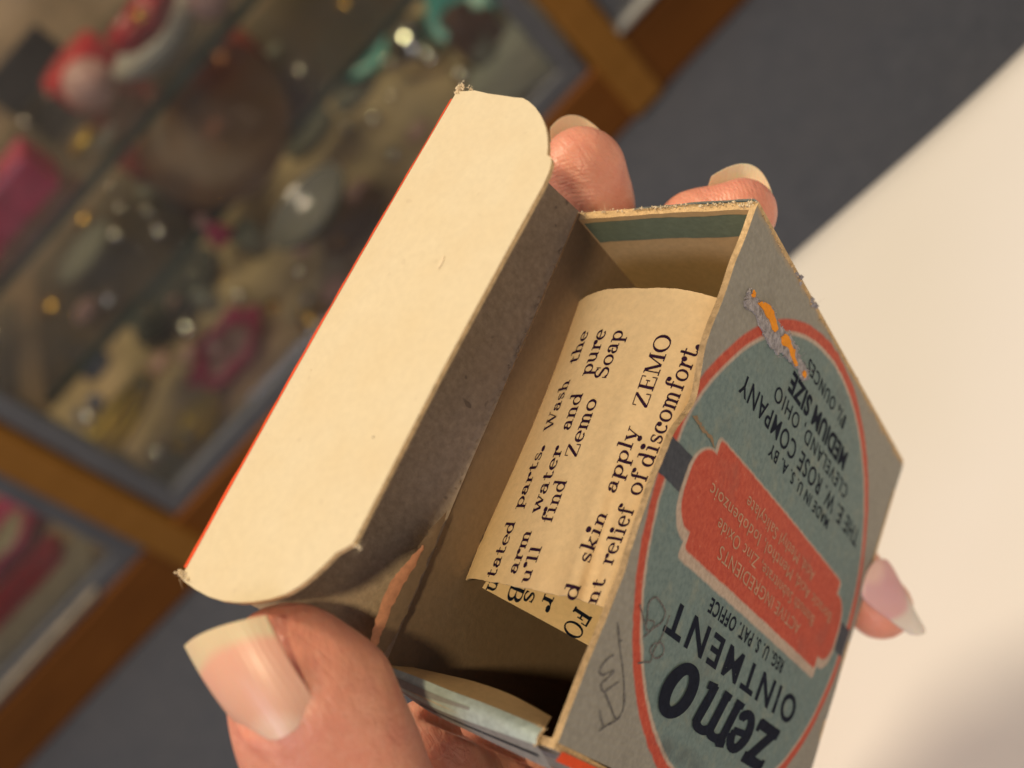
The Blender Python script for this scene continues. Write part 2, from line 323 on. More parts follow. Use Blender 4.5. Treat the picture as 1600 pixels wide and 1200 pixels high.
def glyph(ch):
    m = .05
    G = {
     'a': ([arc(.48, .70, .27, .25, 10, 165), dot(.25, .74), line(.75, .08, .75, .72), arc(.44, .30, .27, .25, 60, 330), arc(.88, .17, .13, .12, 180, 330, .12, .07)], 1.05),
     'c': ([arc(.52, .5, .38, .45, 48, 318), dot(.76, .74, .2)], 1.0),
     'd': ([arc(.48, .5, .36, .45, 20, 340), line(.86, .05, .86, 1.55), sl(.86, 1.52), line(.80, .05, 1.06, .05, .1)], 1.18),
     'e': ([arc(.52, .5, .38, .45, 0, 318), line(.16, .52, .90, .52, TN)], 1.02),
     'f': ([line(.38, .05, .38, 1.22), arc(.62, 1.22, .24, .30, 30, 180), dot(.82, 1.36, .2), line(.1, .95, .72, .95, .1), ser(.38, .05)], .85),
     'h': ([line(.30, .05, .30, 1.55), sl(.30, 1.52), arc(.60, .62, .28, .32, 0, 150), line(.88, .05, .88, .62), ser(.30, .05), ser(.88, .05)], 1.2),
     'i': ([line(.34, .05, .34, .95), sl(.34, .95), ser(.34, .05, .28), dot(.32, 1.36, .24)], .70),
     'k': ([line(.30, .05, .30, 1.55), sl(.30, 1.52), line(.34, .36, .86, .92, TN+.02), line(.48, .56, .92, .08, TK), ser(.30, .05), ser(.92, .05, .22), ser(.86, .95, .2)], 1.2),
     'l': ([line(.34, .05, .34, 1.55), sl(.34, 1.52), ser(.34, .05, .28)], .70),
     'm': ([line(.28, .05, .28, .95), sl(.28, .95), arc(.53, .64, .25, .31, 0, 150), line(.78, .05, .78, .66), arc(1.03, .64, .25, .31, 0, 150), line(1.28, .05, 1.28, .66), ser(.28, .05, .2), ser(.78, .05, .2), ser(1.28, .05, .2)], 1.6),
     'n': ([line(.30, .05, .30, .95), sl(.30, .95), arc(.60, .62, .28, .33, 0, 150), line(.88, .05, .88, .62), ser(.30, .05), ser(.88, .05)], 1.2),
     'o': ([arc(.53, .5, .40, .45, 0, 360)], 1.08),
     'p': ([line(.30, -.5, .30, .95), sl(.30, .95), arc(.66, .5, .36, .45, -160, 160), ser(.30, -.5)], 1.15),
     'r': ([line(.30, .05, .30, .95), sl(.30, .95), arc(.62, .62, .30, .30, 60, 170), dot(.78, .82, .22), ser(.30, .05)], .95),
     's': ([arc(.44, .72, .25, .22, 30, 250, .15), arc(.46, .28, .27, .23, -150, 80, .17), line(.27, .62, .66, .40, .2), line(.70, .68, .70, .95, .07), line(.20, .05, .20, .33, .07)], .90),
     't': ([line(.38, .25, .38, 1.32), arc(.60, .27, .22, .22, 180, 330), line(.08, .95, .74, .95, .1)], .88),
     'u': ([line(.28, .35, .28, .95), sl(.28, .95), arc(.55, .36, .27, .31, 180, 330), line(.86, .05, .86, .95), sl(.86, .95, .2), line(.84, .05, 1.06, .05, .1)], 1.18),
     'w': ([line(.12, .95, .42, .05), line(.42, .05, .70, .92, TN), line(.70, .92, .98, .05), line(.98, .05, 1.26, .95, TN), ser(.14, .95, .2), ser(1.26, .95, .18), ser(.70, .95, .14)], 1.4),
     'y': ([line(.14, .95, .54, .0), line(.90, .95, .46, -.36, TN), dot(.36, -.38, .22), ser(.16, .95, .22), ser(.92, .95, .2)], 1.08),
     'B': ([line(.32, .05, .32, 1.45), arc(.60, 1.10, .34, .34, -90, 90), arc(.62, .42, .40, .36, -90, 90), line(.10, 1.45, .64, 1.45, .09), line(.3, .76, .64, .76, .08), line(.10, .05, .66, .05, .09)], 1.2),
     'E': ([line(.34, .05, .34, 1.45), line(.10, 1.45, 1.12, 1.45, .09), line(.34, .76, .84, .76, .08), line(.10, .05, 1.14, .05, .09), line(1.12, 1.08, 1.12, 1.48, .08), line(1.14, .02, 1.14, .46, .08), line(.84, .56, .84, .96, .08)], 1.3),
     'F': ([line(.34, .05, .34, 1.45, .34), line(.10, 1.42, 1.12, 1.42, .16), line(.34, .76, .80, .76, .14), line(.08, .07, .64, .07, .14), line(1.10, 1.0, 1.10, 1.48, .12), line(.82, .52, .82, 1.0, .12)], 1.25),
     'O': ([arc(.72, .75, .58, .72, 0, 360)], 1.46),
     'M': ([line(.24, .05, .24, 1.45, TN), line(.30, 1.45, .82, .10), line(.82, .08, 1.36, 1.45, TN), line(1.40, .05, 1.40, 1.45), ser(.24, .05), ser(1.40, .05, .28), sl(.28, 1.45, .24), line(1.34, 1.45, 1.62, 1.45, .1)], 1.72),
     'S': ([arc(.60, 1.10, .38, .34, 25, 250), arc(.62, .42, .42, .38, -155, 80), line(.34, .90, .92, .62, .22), line(1.02, 1.02, 1.02, 1.48, .08), line(.18, .02, .18, .50, .08)], 1.25),
     'W': ([line(.14, 1.45, .56, .05), line(.56, .05, .92, 1.35, TN), line(.86, 1.45, 1.26, .05), line(1.26, .05, 1.66, 1.45, TN), ser(.16, 1.45, .24), ser(.88, 1.45, .22), ser(1.66, 1.45, .2)], 1.8),
     'Z': ([line(1.04, 1.42, .20, .08, TK+.02), line(.16, 1.45, 1.12, 1.45, .09), line(.14, .05, 1.12, .05, .09), line(.18, 1.08, .18, 1.48, .08), line(1.12, .02, 1.12, .48, .08)], 1.28),
     '.': ([dot(.22, .12, .26)], .5), "'": ([dot(.2, 1.36, .24), line(.26, 1.34, .12, 1.06, .08)], .42), ' ': ([], .7)}
    return G[ch]
def serif(text):
    V = []; F = []; L = []; x = 0; k = 0
    for ch in text:
        g, adv = glyph(ch)
        for pts in g:
            v, f = strokes_to_mesh([[(px+x, py) for px, py in pts]])
            k0 = len(V); V += v; F += [tuple(i+k0 for i in q) for q in f]; L += [k]*len(v); k += 1
        x += adv
    return V, F, x, L
# ================================================================= SETTING
DK = -63.; FL = -72.9; FRONT = 115.
def room_box(x0, x1, y0, y1, z0, z1, bev=.0):
    c = rw(((x0+x1)/2, (y0+y1)/2, (z0+z1)/2)); bm = bmesh.new(); bmesh.ops.create_cube(bm, size=1)
    for v in bm.verts: v.co = Vector((v.co.x*(x1-x0)*.01, v.co.y*(y1-y0)*.01, v.co.z*(z1-z0)*.01))
    if bev: bmesh.ops.bevel(bm, geom=bm.edges[:], offset=bev*.01, segments=2, affect='EDGES', profile=.6)
    V = [np.array(v.co)+c for v in bm.verts]; bm.verts.index_update(); F = [[v.index for v in f.verts] for f in bm.faces]; bm.free(); return V, F
def rbx(name, ext, mat, parent=None, bev=.15):
    V, F = room_box(*ext, bev=bev); o = put(name, V, F, MAT[mat] if isinstance(mat, str) else mat, parent, smooth=False); return o
g = rbx('floor', (-400, 400, -300, 400, FL-4, FL), 'carpet', bev=0); g['kind'] = 'structure'
cab = thing('display_cabinet', 'long oak framed glass display cabinet full of trinkets, standing on grey carpet', 'cabinet', rw((-17, 140, FL)))
X0, X1 = -190, 150
rbx('bottom_rail', (X0, X1, FRONT, FRONT+4, FL+.1, DK-1.2), 'wood', cab, .4)
rbx('deck', (X0, X1, FRONT+4.1, 168, DK-3, DK), 'deck', cab, 0)
rbx('back_panel', (X0, X1, 168.1, 170, FL+.1, 20), 'back', cab, 0)
rbx('top_pane', (X0, X1, FRONT+3, 166, 20.1, 20.9), 'pane', cab, 0)
rbx('top_rail', (X0, X1, FRONT-.5, FRONT+2.9, 19.9, 24), 'wood', cab, .3)
rbx('top_rail', (X0, X1, 166.2, 170, 20.1, 24), 'wood', cab, .3)
for k, x in enumerate((-137, -57.5, 21.5, 100)):
    rbx('mullion', (x-2.3, x+2.3, FRONT-1.0, FRONT+3.2, FL+.4, 19.8), 'wood2', cab, .5)
for a, b in ((-134.2, -60.3), (-54.7, 18.7), (24.3, 97.2)):
    d_ = rbx('glass_door', (a+2.6, b-2.6, FRONT+1.4, FRONT+1.9, DK+1.6, 17), 'pane', cab, 0)
    fr = [rbx('door_frame', e, 'alu', d_, .2) for e in ((a, b, FRONT+.6, FRONT+2.6, DK-1.1, DK+1.6), (a, b, FRONT+.6, FRONT+2.6, 17.1, 19.6), (a, a+2.6, FRONT+.6, FRONT+2.6, DK+1.7, 17), (b-2.6, b, FRONT+.6, FRONT+2.6, DK+1.7, 17))]
    for f_ in fr: f_.location = Vector((0, 0, 0))
SHB, SHA = -31., -46.
for zz, yy in ((SHB, 119.), (SHA, 126.)):
    for a, b in ((-134, -60.4), (-54.6, 18.6), (24.4, 97)):
        s_ = rbx('glass_shelf', (a, b, yy+.5, 167, zz-.9, zz), 'shelf', cab, 0)
        rbx('shelf_edge', (a, b, yy-.4, yy+.45, zz-1.0, zz+.05), 'shelfedge', s_, 0)
# white table close behind the box
tb = thing('table', 'table under a smooth white cloth, warmly lit, behind the carton', 'table', rw((20, 0, FL)))
rbx('tabletop', (-8, 90, -60, 20.6, -23.3, -20.9), 'wood', tb, .4)
for x in (-2, 84):
    for y in (-54, 15): rbx('leg', (x-2.5, x+2.5, y-2.5, y+2.5, FL+.1, -23.4), 'wood', tb, .3)
def cloth(a, b):
    # a across X, b along Y; drops over the far and left edge
    x = -8.6+100*a; y = -60.6+ (82.4+16)*b
    z = -20.25+.12*math.sin(x*.31+y*.11)+.07*math.sin(y*.5-x*.2)
    if y > 21.3:
        dr = y-21.3; z = -20.25-dr; y = 21.6+.5*math.sin(x*.22)*(dr/16)+.25
    elif y > 20.3: z -= (y-20.3)**2*.35
    if y > 19.6: y += .45*math.sin(x*.28+1.2)*min(1, (y-19.6)/2)
    return rw((x, y, z))
nx_, ny_ = 140, 160
V = [cloth(i/nx_, j/ny_) for i in range(nx_+1) for j in range(ny_+1)]
F = [(i*(ny_+1)+j, (i+1)*(ny_+1)+j, (i+1)*(ny_+1)+j+1, i*(ny_+1)+j+1) for i in range(nx_) for j in range(ny_)]
o = put('tablecloth', V, F, MAT['white']); tag(o, 'smooth white cloth spread over the table, hanging over its far edge', 'tablecloth')
so = o.modifiers.new('s', 'SOLIDIFY'); so.thickness = .0012; so.offset = 1
# ================================================================= CABINET CONTENTS
def at(px, py, Z):
    wv_ = M@np.array([(px-800)/FOC, (py-600)/FOC, 1.]); return wv_*(Z/wv_[2])
def lathe(name, pos, prof, mat, parent=None, n=28, sx=1., sy=1., ruf=0, k=7, rz=0.):
    V = []; F = []
    for r_, h in prof:
        for i in range(n):
            a = 2*math.pi*i/n; rr = r_*(1+ruf*math.cos(k*a)*(r_/max(p[0] for p in prof)))
            x, y = rr*math.cos(a)*sx, rr*math.sin(a)*sy; V.append(rw((pos[0]+x*math.cos(rz)-y*math.sin(rz), pos[1]+x*math.sin(rz)+y*math.cos(rz), pos[2]+h)))
    for j in range(len(prof)-1):
        for i in range(n): F.append((j*n+i, j*n+(i+1) % n, (j+1)*n+(i+1) % n, (j+1)*n+i))
    F.append(tuple(range(n-1, -1, -1))); F.append(tuple((len(prof)-1)*n+i for i in range(n)))
    return put(name, V, F, MAT[mat], parent)
def ballp(r_, z0=0): return [(max(.02, r_*math.sin(math.pi*i/12)), z0+r_-r_*math.cos(math.pi*i/12)) for i in range(13)]
def plate(r_, h=1.2, th=.35): return [(r_*.5, .05), (r_*.62, .1), (r_, h), (r_*.98, h+th*.6), (r_*.62, .1+th), (r_*.3, .05+th*.8), (.02, .05+th*.8)]
def bowl(r_, h): return [(r_*.35, .05), (r_*.7, h*.25), (r_*.95, h*.7), (r_, h), (r_*.94, h), (r_*.86, h*.7), (r_*.6, h*.3), (.02, h*.16)]
def single(name, label, cat, px, py, Z, prof, mat, group=None, **k):
    o = lathe(name, at(px, py, Z), prof, mat, **k); return tag(o, label, cat, group)
# --- deck, middle bay
p = at(378, 560, DK); t_ = thing('flower_dish', 'magenta ruffled flower dish with pale pink centre, on the case floor', 'dish', rw(p))
lathe('bowl', p, bowl(6.2, 3.4), 'pinkm', t_, ruf=.13, k=6, n=48); lathe('lining', (p[0], p[1], p[2]+1.3), [(3.6, .0), (3.8, 1.3), (2.2, 1.0), (.02, .8)], 'pale', t_, ruf=.15, k=5)
lathe('bead', (p[0]-1.0, p[1]+1, p[2]+2.0), ballp(1.3), 'pale', t_)
p = at(112, 545, DK); t_ = thing('gold_figurine', 'squat shiny gold figurine beside a dark blue glass bottle', 'figurine', rw(p))
lathe('body', p, [(3.2, .05), (3.4, 1.5), (2.2, 4), (1.5, 5.2), (2.0, 6.4), (1.2, 7.8), (.05, 8.3)], 'goldm', t_, ruf=.18, k=4)
lathe('base', p, [(4.2, .0), (4.4, .5), (4.0, 1.0), (.1, 1.0)], 'brownm', t_)
single('glass_bottle', 'small dark blue glass bottle next to the gold figurine', 'bottle', 158, 575, DK, [(2.2, .05), (2.6, 1), (2.6, 4), (1, 5.4), (.8, 7), (1.2, 7.1), (1.2, 7.5), (.1, 7.5)], 'blueg')
single('silver_ball', 'largest bright silver ball near the left end of the middle bay', 'ornament', 66, 606, DK, ballp(2.9), 'silver')
single('silver_marble', 'shiny round ball nearest the front corner of the case floor', 'ornament', 268, 720, DK, ballp(1.7), 'silver')
p = at(160, 655, DK); t_ = thing('crystal_cluster', 'three shiny crystal balls grouped on the oval tray', 'ornament', rw(p))
for dx, dy, r_, m_ in ((-1.6, 1.0, 1.3, 'blueg'), (1.2, 1.4, 1.2, 'blueg'), (-.2, -1.4, 1.4, 'silver')): lathe('crystal_ball', (p[0]+dx, p[1]+dy, p[2]+.8), ballp(r_), m_, t_)
p = at(175, 680, DK); t_ = thing('oval_tray', 'oval smoky tray with pale gold rim at the left of the case floor', 'tray', rw(p))
lathe('plate', p, plate(8, .7), 'greyg', t_, sx=1.25, sy=.72, rz=.25, n=40)
lathe('rim', (p[0], p[1], p[2]+.6), [(8.0, 0), (8.5, .1), (8.4, .5), (7.9, .4), (7.8, .1)], 'yellowm', t_, sx=1.25, sy=.72, rz=.25, n=40)
single('brass_dish', 'low yellow brass dish between the oval tray and the door frame', 'dish', 322, 668, DK, bowl(4.6, 1.6), 'yellowm')
single('brass_bell', 'small yellow brass bell behind the flower dish', 'bell', 502, 510, DK, [(2.2, 0), (1.9, .6), (1.3, 2.4), (.9, 3), (.3, 3.3), (.5, 3.9), (.05, 4.3)], 'goldm')
single('pale_shell', 'pale curved dish at the right of the magenta flower dish', 'dish', 505, 462, DK, bowl(3.2, 1.4), 'creamm', sx=1.7, sy=.7)
for (x, y, r_, lb) in ((216, 470, 1.6, 'small silver bead farthest from the flower dish'), (240, 497, 1.3, 'smallest silver bead, between its two larger neighbours'), (312, 525, 1.8, 'small silver bead touching the left side of the flower dish')):
    single('silver_bead', lb, 'bead', x, y, DK, ballp(r_), 'silver', 'small silver beads on the case floor')
p = at(300, 480, DK); single('smoke_dish', 'wide dark smoky glass dish behind the silver beads', 'dish', 285, 470, DK, plate(9, 1.6), 'greyg', n=40)
p = at(345, 362, SHA); p = np.array([p[0], p[1]-2., SHA-.75]); t_ = thing('pink_figurine', 'tiny pink figurine in front of the amber plate', 'figurine', rw(p))
lathe('skirt', (p[0], p[1], p[2]+.8), [(1.6, 0), (1.0, 1.6), (.5, 2.4), (.05, 2.5)], 'pinkm', t_); lathe('head', (p[0], p[1], p[2]+3.1), ballp(.75), 'pale', t_)
ap = single('amber_plate', 'very large amber glass plate leaning back on the lower glass shelf', 'plate', 425, 285, SHA, plate(9.5, 1.2), 'amber', n=56); ap.rotation_euler.x = math.radians(42); ap.location += Vector((0, .06, .064))
single('smoke_bowl', 'grey smoky glass bowl in front of the amber plate', 'bowl', 505, 345, SHA, bowl(5.2, 2.6), 'greyg', n=40)
single('amber_saucer', 'small amber saucer right of the grey glass bowl', 'saucer', 560, 350, DK, plate(5.5, 1), 'amber')
for x, y, r_, lb in ((270, 262, 4.4, 'ruby glass tumbler nearest the shelf edge, left of the amber plate'), (398, 140, 4.8, 'larger ruby glass tumbler at the top of the amber plate')):
    single('ruby_tumbler', lb, 'tumbler', x, y, SHA, [(r_*.8, .05), (r_, 3.0), (r_, 6.5), (r_*.92, 6.5), (r_*.88, 1.2), (.05, .8)], 'rubyg', 'ruby glass tumblers')
for x, y, r_, lb in ((445, 185, 1.0, 'tiny gold bead at the rim of the amber plate'), (325, 305, 1.2, 'tiny gold bead beside the ruby tumbler')):
    single('gold_bead', lb, 'bead', x, y, SHA+1.7, ballp(r_), 'goldm', 'tiny gold beads')
p = at(860, 105, DK)+np.array([0, 6.0, 0]); t_ = thing('teal_plate', 'teal plate with a cream rim in the right front corner of the case', 'plate', rw(p))
lathe('plate', p, plate(8.4, .9), 'tealm', t_, n=40); lathe('rim', (p[0], p[1], p[2]+.85), [(8.3, 0), (9.3, .4), (9.2, .65), (8.2, .3)], 'whitem', t_, n=40)
single('teal_dish', 'dark teal bowl left of the silver teapot', 'bowl', 565, 75, DK, bowl(7.5, 4.2), 'tealm')
single('teal_vase', 'slender teal vase behind the silver teapot', 'vase', 712, 10, DK, [(2.4, .05), (3.2, 2.5), (2.6, 5), (1.2, 7), (1.8, 9), (1.5, 9), (.1, 5)], 'tealm')
p = at(672, 95, DK); t_ = thing('silver_teapot', 'gleaming silver teapot between teal bowl and brown resin figure', 'teapot', rw(p))
lathe('body', p, [(2.2, .05), (3.8, 1.3), (4.4, 3.2), (3.6, 5.4), (2.2, 6.6), (1.0, 7.2), (.05, 7.4)], 'silver', t_); lathe('knob', (p[0], p[1], p[2]+7.3), ballp(.9), 'silver', t_)
lathe('spout', (p[0]-4.4, p[1]-.5, p[2]+2.6), [(1.0, 0), (.8, 1.4), (.6, 3), (.1, 3)], 'silver', t_)
lathe('foot', (p[0]+.2, p[1]-4.6, p[2]+.2), ballp(1.9), 'silver', t_)
single('resin_figure', 'lumpy brown resin figure right of the silver teapot', 'figurine', 765, 85, DK, [(3.4, .05), (3.0, 2.2), (3.6, 4.2), (2.0, 6.0), (2.4, 7.4), (.1, 8.6)], 'brownm', ruf=.25, k=3)
for x_, y_, r_, lb_ in ((575, 85, 6.5, 'larger teal saucer leaning back beside the silver teapot'), (735, 40, 5.0, 'smaller teal saucer leaning back near the resin figure')):
    ts = single('teal_saucer', lb_, 'saucer', x_, y_, DK, plate(r_, 1.0), 'tealm', 'leaning teal saucers'); ts.rotation_euler.x = math.radians(40); ts.location += Vector((0, -.04, .01*r_*.66))
# --- upper glass shelf
p = at(55, 318, SHB); t_ = thing('pink_box', 'square pink velvet box with a round white clasp on the upper shelf', 'box', rw(p))
V, F = room_box(p[0]-4.6, p[0]+4.6, p[1]-3.8, p[1]+3.8, SHB+.05, SHB+5.2, .6); put('case', V, F, MAT['pinkm'], t_, smooth=False)
lathe('clasp', (p[0], p[1]-1.0, SHB+5.1), ballp(1.2), 'whitem', t_)
p = at(248, 50, SHB+3); t_ = thing('rose_dish', 'deep red rose shaped dish with gold centre inside a white bowl', 'dish', rw(p))
lathe('petals', p, bowl(4.9, 3.0), 'redm', t_, ruf=.12, k=5, n=40); lathe('centre', (p[0], p[1], p[2]+.9), ballp(1.1), 'goldm', t_)
single('white_bowl', 'white china bowl holding the red rose dish', 'bowl', 272, 82, SHB, bowl(6.2, 3.2), 'whitem')
single('red_tin', 'round red tin left of the rose dish', 'tin', 152, 130, SHB, [(4.4, .05), (4.6, .3), (4.6, 4.2), (4.3, 4.6), (.1, 4.6)], 'redm')
single('pink_ball', 'round pink candle at the foot of the red tin', 'candle', 175, 160, SHB, ballp(3.0), 'pale')
single('peach_bead', 'peach china egg beyond the red rose dish', 'egg', 350, 22, SHB, ballp(2.2), 'pale')
p = at(70, 140, SHB); t_ = thing('dark_gap_block', 'black block standing in for the dark gap at the back of the upper shelf', 'case', rw(p))  # black block put where there is only a dark gap
V, F = room_box(p[0]-6, p[0]+6, p[1]+1, p[1]+4, SHB+.05, SHB+6, .3); put('case', V, F, MAT['blackm'], t_, smooth=False)
single('pink_candle', 'stub of pink candle at the far left end of the upper shelf', 'candle', -5, 385, SHB, [(3.6, .05), (3.8, .4), (3.6, 4.6), (3.2, 5), (.1, 4.8)], 'pinkm')
single('gold_button', 'dull gold button lying at the edge of the upper shelf', 'button', 132, 222, SHB, [(2.0, .05), (2.2, .4), (1.4, .8), (.1, .9)], 'yellowm')
# --- left bay
p = at(35, 850, DK); t_ = thing('red_flower_bowl', 'crimson flower bowl with pale middle in the bay at lower left', 'bowl', rw(p))
lathe('bowl', p, bowl(8.5, 4.5), 'pinkm', t_, ruf=.12, k=6, n=42); lathe('lining', (p[0], p[1], p[2]+1.6), [(3.4, 0), (4.2, 1.2), (.1, .9)], 'creamm', t_)
p = at(50, 925, DK); t_ = thing('ribbon_roll', 'dark red ribbon strip lying on the cream card', 'ribbon', rw(p))
V, F = room_box(p[0]-13, p[0]+7.5, p[1]-1.5, p[1]+3.2, DK+.5, DK+2.6, .5); put('strip', V, F, MAT['redm'], t_, smooth=False)
p = at(100, 930, DK)
V, F = room_box(p[0]-26, p[0]+6, p[1]-6, p[1]+8, DK+.02, DK+.45, .05); tag(put('card', V, F, MAT['creamm'], smooth=False), 'large cream card lying flat in the lower left bay', 'card')
# --- right bay
p = at(1010, 0, DK); V, F = room_box(p[0]-6, p[0]+14, p[1]-1, p[1]+6, DK+.02, DK+.5, .05); tag(put('paper_sheet', V, F, MAT['whitem'], smooth=False), 'pale paper sheet lying in the bay at the upper right', 'paper')
# many small pieces lie between the larger ones
MAT['clear'] = glassy('clear_glass', (.62, .60, .52), .35)
kinds = [('glass_bead', 'small clear glass bead scattered among the trinkets in the case', 'bead', ballp(1.0), 'silver', 'clear glass beads scattered in the case'),
         ('glass_saucer', 'small clear glass saucer scattered among the trinkets in the case', 'saucer', plate(4.0, 1.1), 'clear', 'clear glass saucers scattered in the case'),
         ('pink_button', 'small soft pink china button scattered among the trinkets in the case', 'button', [(1.6, .05), (1.9, .5), (1.2, 1.1), (.05, 1.2)], 'pale', 'pink china buttons scattered in the case'),
         ('brass_button', 'small dull brass button scattered among the trinkets in the case', 'button', [(1.2, .05), (1.4, .4), (.9, .9), (.05, 1.0)], 'goldm', 'brass buttons scattered in the case'),
         ('glass_tumbler', 'small clear glass tumbler scattered among the trinkets in the case', 'tumbler', [(1.6, .05), (2.0, 1.0), (2.2, 5), (2.05, 5), (1.8, 1.0), (.05, .6)], 'clear', 'clear glass tumblers scattered in the case')]
rk = random.Random(21); protos = {}; taken = [(378, 560, 70), (112, 545, 45), (66, 606, 35), (165, 650, 60), (425, 290, 60), (860, 105, 60), (672, 90, 60), (55, 318, 80), (248, 60, 70), (152, 140, 60), (565, 75, 45)]
cnt_ = 0; tries = 0
while cnt_ < 66 and tries < 4000:
    tries += 1; px, py = rk.uniform(0, 880), rk.uniform(0, 760); k = rk.choices(range(5), [5, 3, 2.2, 1.6, 2])[0]
    Z = rk.choice([DK, DK, SHA, SHB]); p_ = at(px, py, Z)
    y0 = {DK: 122, SHA: 129, SHB: 122}[Z]
    if not (y0 < p_[1] < 163 and (-52 < p_[0] < 14 or -130 < p_[0] < -62 or 28 < p_[0] < 90)): continue
    rr = {0: 24, 1: 44, 2: 28, 3: 26, 4: 36}[k]
    if any((px-a)**2+(py-b)**2 < (rr+c)**2*.6 for a, b, c in taken): continue
    taken.append((px, py, rr)); nm, lb, ct, pf, mt, gp = kinds[k]
    if k not in protos: o = tag(lathe(nm, p_, pf, mt, n=20), lb, ct, gp); protos[k] = (o, Vector(rw(p_)))
    else:
        pr_, base_ = protos[k]; o = pr_.copy(); C.objects.link(o); sc_ = rk.uniform(.45, 1.35); o.scale = (sc_, sc_, sc_)
        o.location = Vector(rw(p_))+(pr_.location-base_)*sc_
    cnt_ += 1
# ================================================================= CARTON
R1 = nz([1137, 1060, 1720]); R2 = np.array([2190., -5140, 1720]); R2 = nz(R2-R2@R1*R1); R3 = np.cross(R1, R2)
if R3[0] > 0: R3 = -R3
BB = un(1183, 322, 12.0)
def bx(u, t, v): return BB+(v-6)*R2+t*R3+u*R1
W_, H_, T_ = 7.0, 6.0, 2.3
carton = thing('carton', 'small worn grey and blue printed ointment carton with its lid open, held in a hand', 'carton', toW(bx(7, 1.1, 3)))
rs = np.random.RandomState(3)
ns = rs.rand(64)
def n1d(x, f=1.): 
    x = x*f; i = int(math.floor(x)); a = x-i; a = a*a*(3-2*a); return ns[i % 64]*(1-a)+ns[(i+1) % 64]*a-.5
def ue(v): return .26*math.exp(-((v-3.72)/.42)**2)+.05*math.exp(-((v-1.5)/.8)**2)+.035*n1d(v, 3)+.010*n1d(v+9, 12)
def tw_(u, v): return -.05*math.sin(math.pi*u/7)*math.sin(math.pi*v/6)+.05*math.exp(-((v-3.72)/.5)**2-(u/.5)**2)+.012*n1d(u*2+v*3, 1.1)
def vtop(u): return 6.0+.03*n1d(u+3, 4)+.025*n1d(u, 11)
def fout(a, b):
    v = b*6; u = ue(v)+a*(7-ue(v)); vv = v if b < .97 else vtop(u)*1.0*b
    return bx(u, tw_(u, v), vv)
def panel_pt(u, v, off=.006): return bx(u, tw_(u, v)-off, v)
def fuv(a, b):
    v = b*6; u = ue(v)+a*(7-ue(v)); return (u*.1, v*.1)
fp = slab('front_panel', fout, lambda a, b: fout(a, b)+R3*.075, 70, 90, [MAT['print'], MAT['tan'], MAT['edge']], carton, fuv)
# top (far-end) side wall
def sl_out(a, b): # a depth, b across thickness
    t = b*T_; u = .02+a*6.98; v = 6.0-.26*(b**1.2)*(1-a)-.0*b
    return bx(u+.02*n1d(b*9, 2)*(1-a), t+.01, v+.02)
side_u = slab('side_wall', lambda a, b: sl_out(a, b)+R2*.05, lambda a, b: sl_out(a, b)-R2*.05, 40, 30, [MAT['blue'], MAT['tan'], MAT['edge']], carton)
def strip(name, f, nu, nv, mat, parent):
    V = [f(i/nu, j/nv) for i in range(nu+1) for j in range(nv+1)]; F = [(i*(nv+1)+j, (i+1)*(nv+1)+j, (i+1)*(nv+1)+j+1, i*(nv+1)+j+1) for i in range(nu) for j in range(nv)]
    return put(name, toW(np.array(V)), F, MAT[mat] if isinstance(mat, str) else mat, parent)
strip('green_band', lambda a, b: sl_out(.012+a*.062+.004*n1d(b*4, 3), .01+b*.95)-R2*.056, 4, 40, 'green', side_u)
strip('blue_lip', lambda a, b: bx(-.035-.02*n1d(b*5, 2)+.10*a, b*1.5+.04, 6.07-.19*b**1.2+.03*a), 3, 24, 'paleblue', side_u)
# rough cream torn rim of that wall
def crumbs(name, pts, n, r0, mat, parent, spread, hair=0, hl=.12):
    V = []; F = []
    for k in range(n):
        p = pts[rs.randint(len(pts))]+rs.normal(size=3)*spread; r_ = r0*(.5+rs.rand())
        k0 = len(V)
        for d_ in ((1, 0, 0), (-1, 0, 0), (0, 1, 0), (0, -1, 0), (0, 0, 1), (0, 0, -1)): V.append(p+np.array(d_)*r_*(.6+.8*rs.rand()))
        for f in ((0, 2, 4), (2, 1, 4), (1, 3, 4), (3, 0, 4), (2, 0, 5), (1, 2, 5), (3, 1, 5), (0, 3, 5)): F.append(tuple(k0+i for i in f))
    for k in range(hair):
        p = pts[rs.randint(len(pts))]+rs.normal(size=3)*spread; d_ = nz(rs.normal(size=3)); e = nz(np.cross(d_, rs.normal(size=3))); L_ = hl*(.4+rs.rand()); w_ = .0035
        c_ = nz(rs.normal(size=3))*L_*.3; k0 = len(V)
        for s in range(4):
            q = p+d_*L_*s/3+c_*(s/3)**2; V += [q-e*w_*(1-s/4), q+e*w_*(1-s/4)]
        for s in range(3): F.append((k0+2*s, k0+2*s+1, k0+2*s+3, k0+2*s+2))
    return put(name, toW(np.array(V)), F, MAT[mat], parent, smooth=False)
crumbs('torn_edge', [bx(-.01+.02*n1d(b*8, 2), b*T_, 6.04-.26*b**1.2) for b in np.linspace(.0, 1, 80)]+[bx(.0, .05+.15*x, 6.0) for x in np.linspace(0, 1, 20)], 120, .011, 'fuzz', side_u, .011, 30, .07)
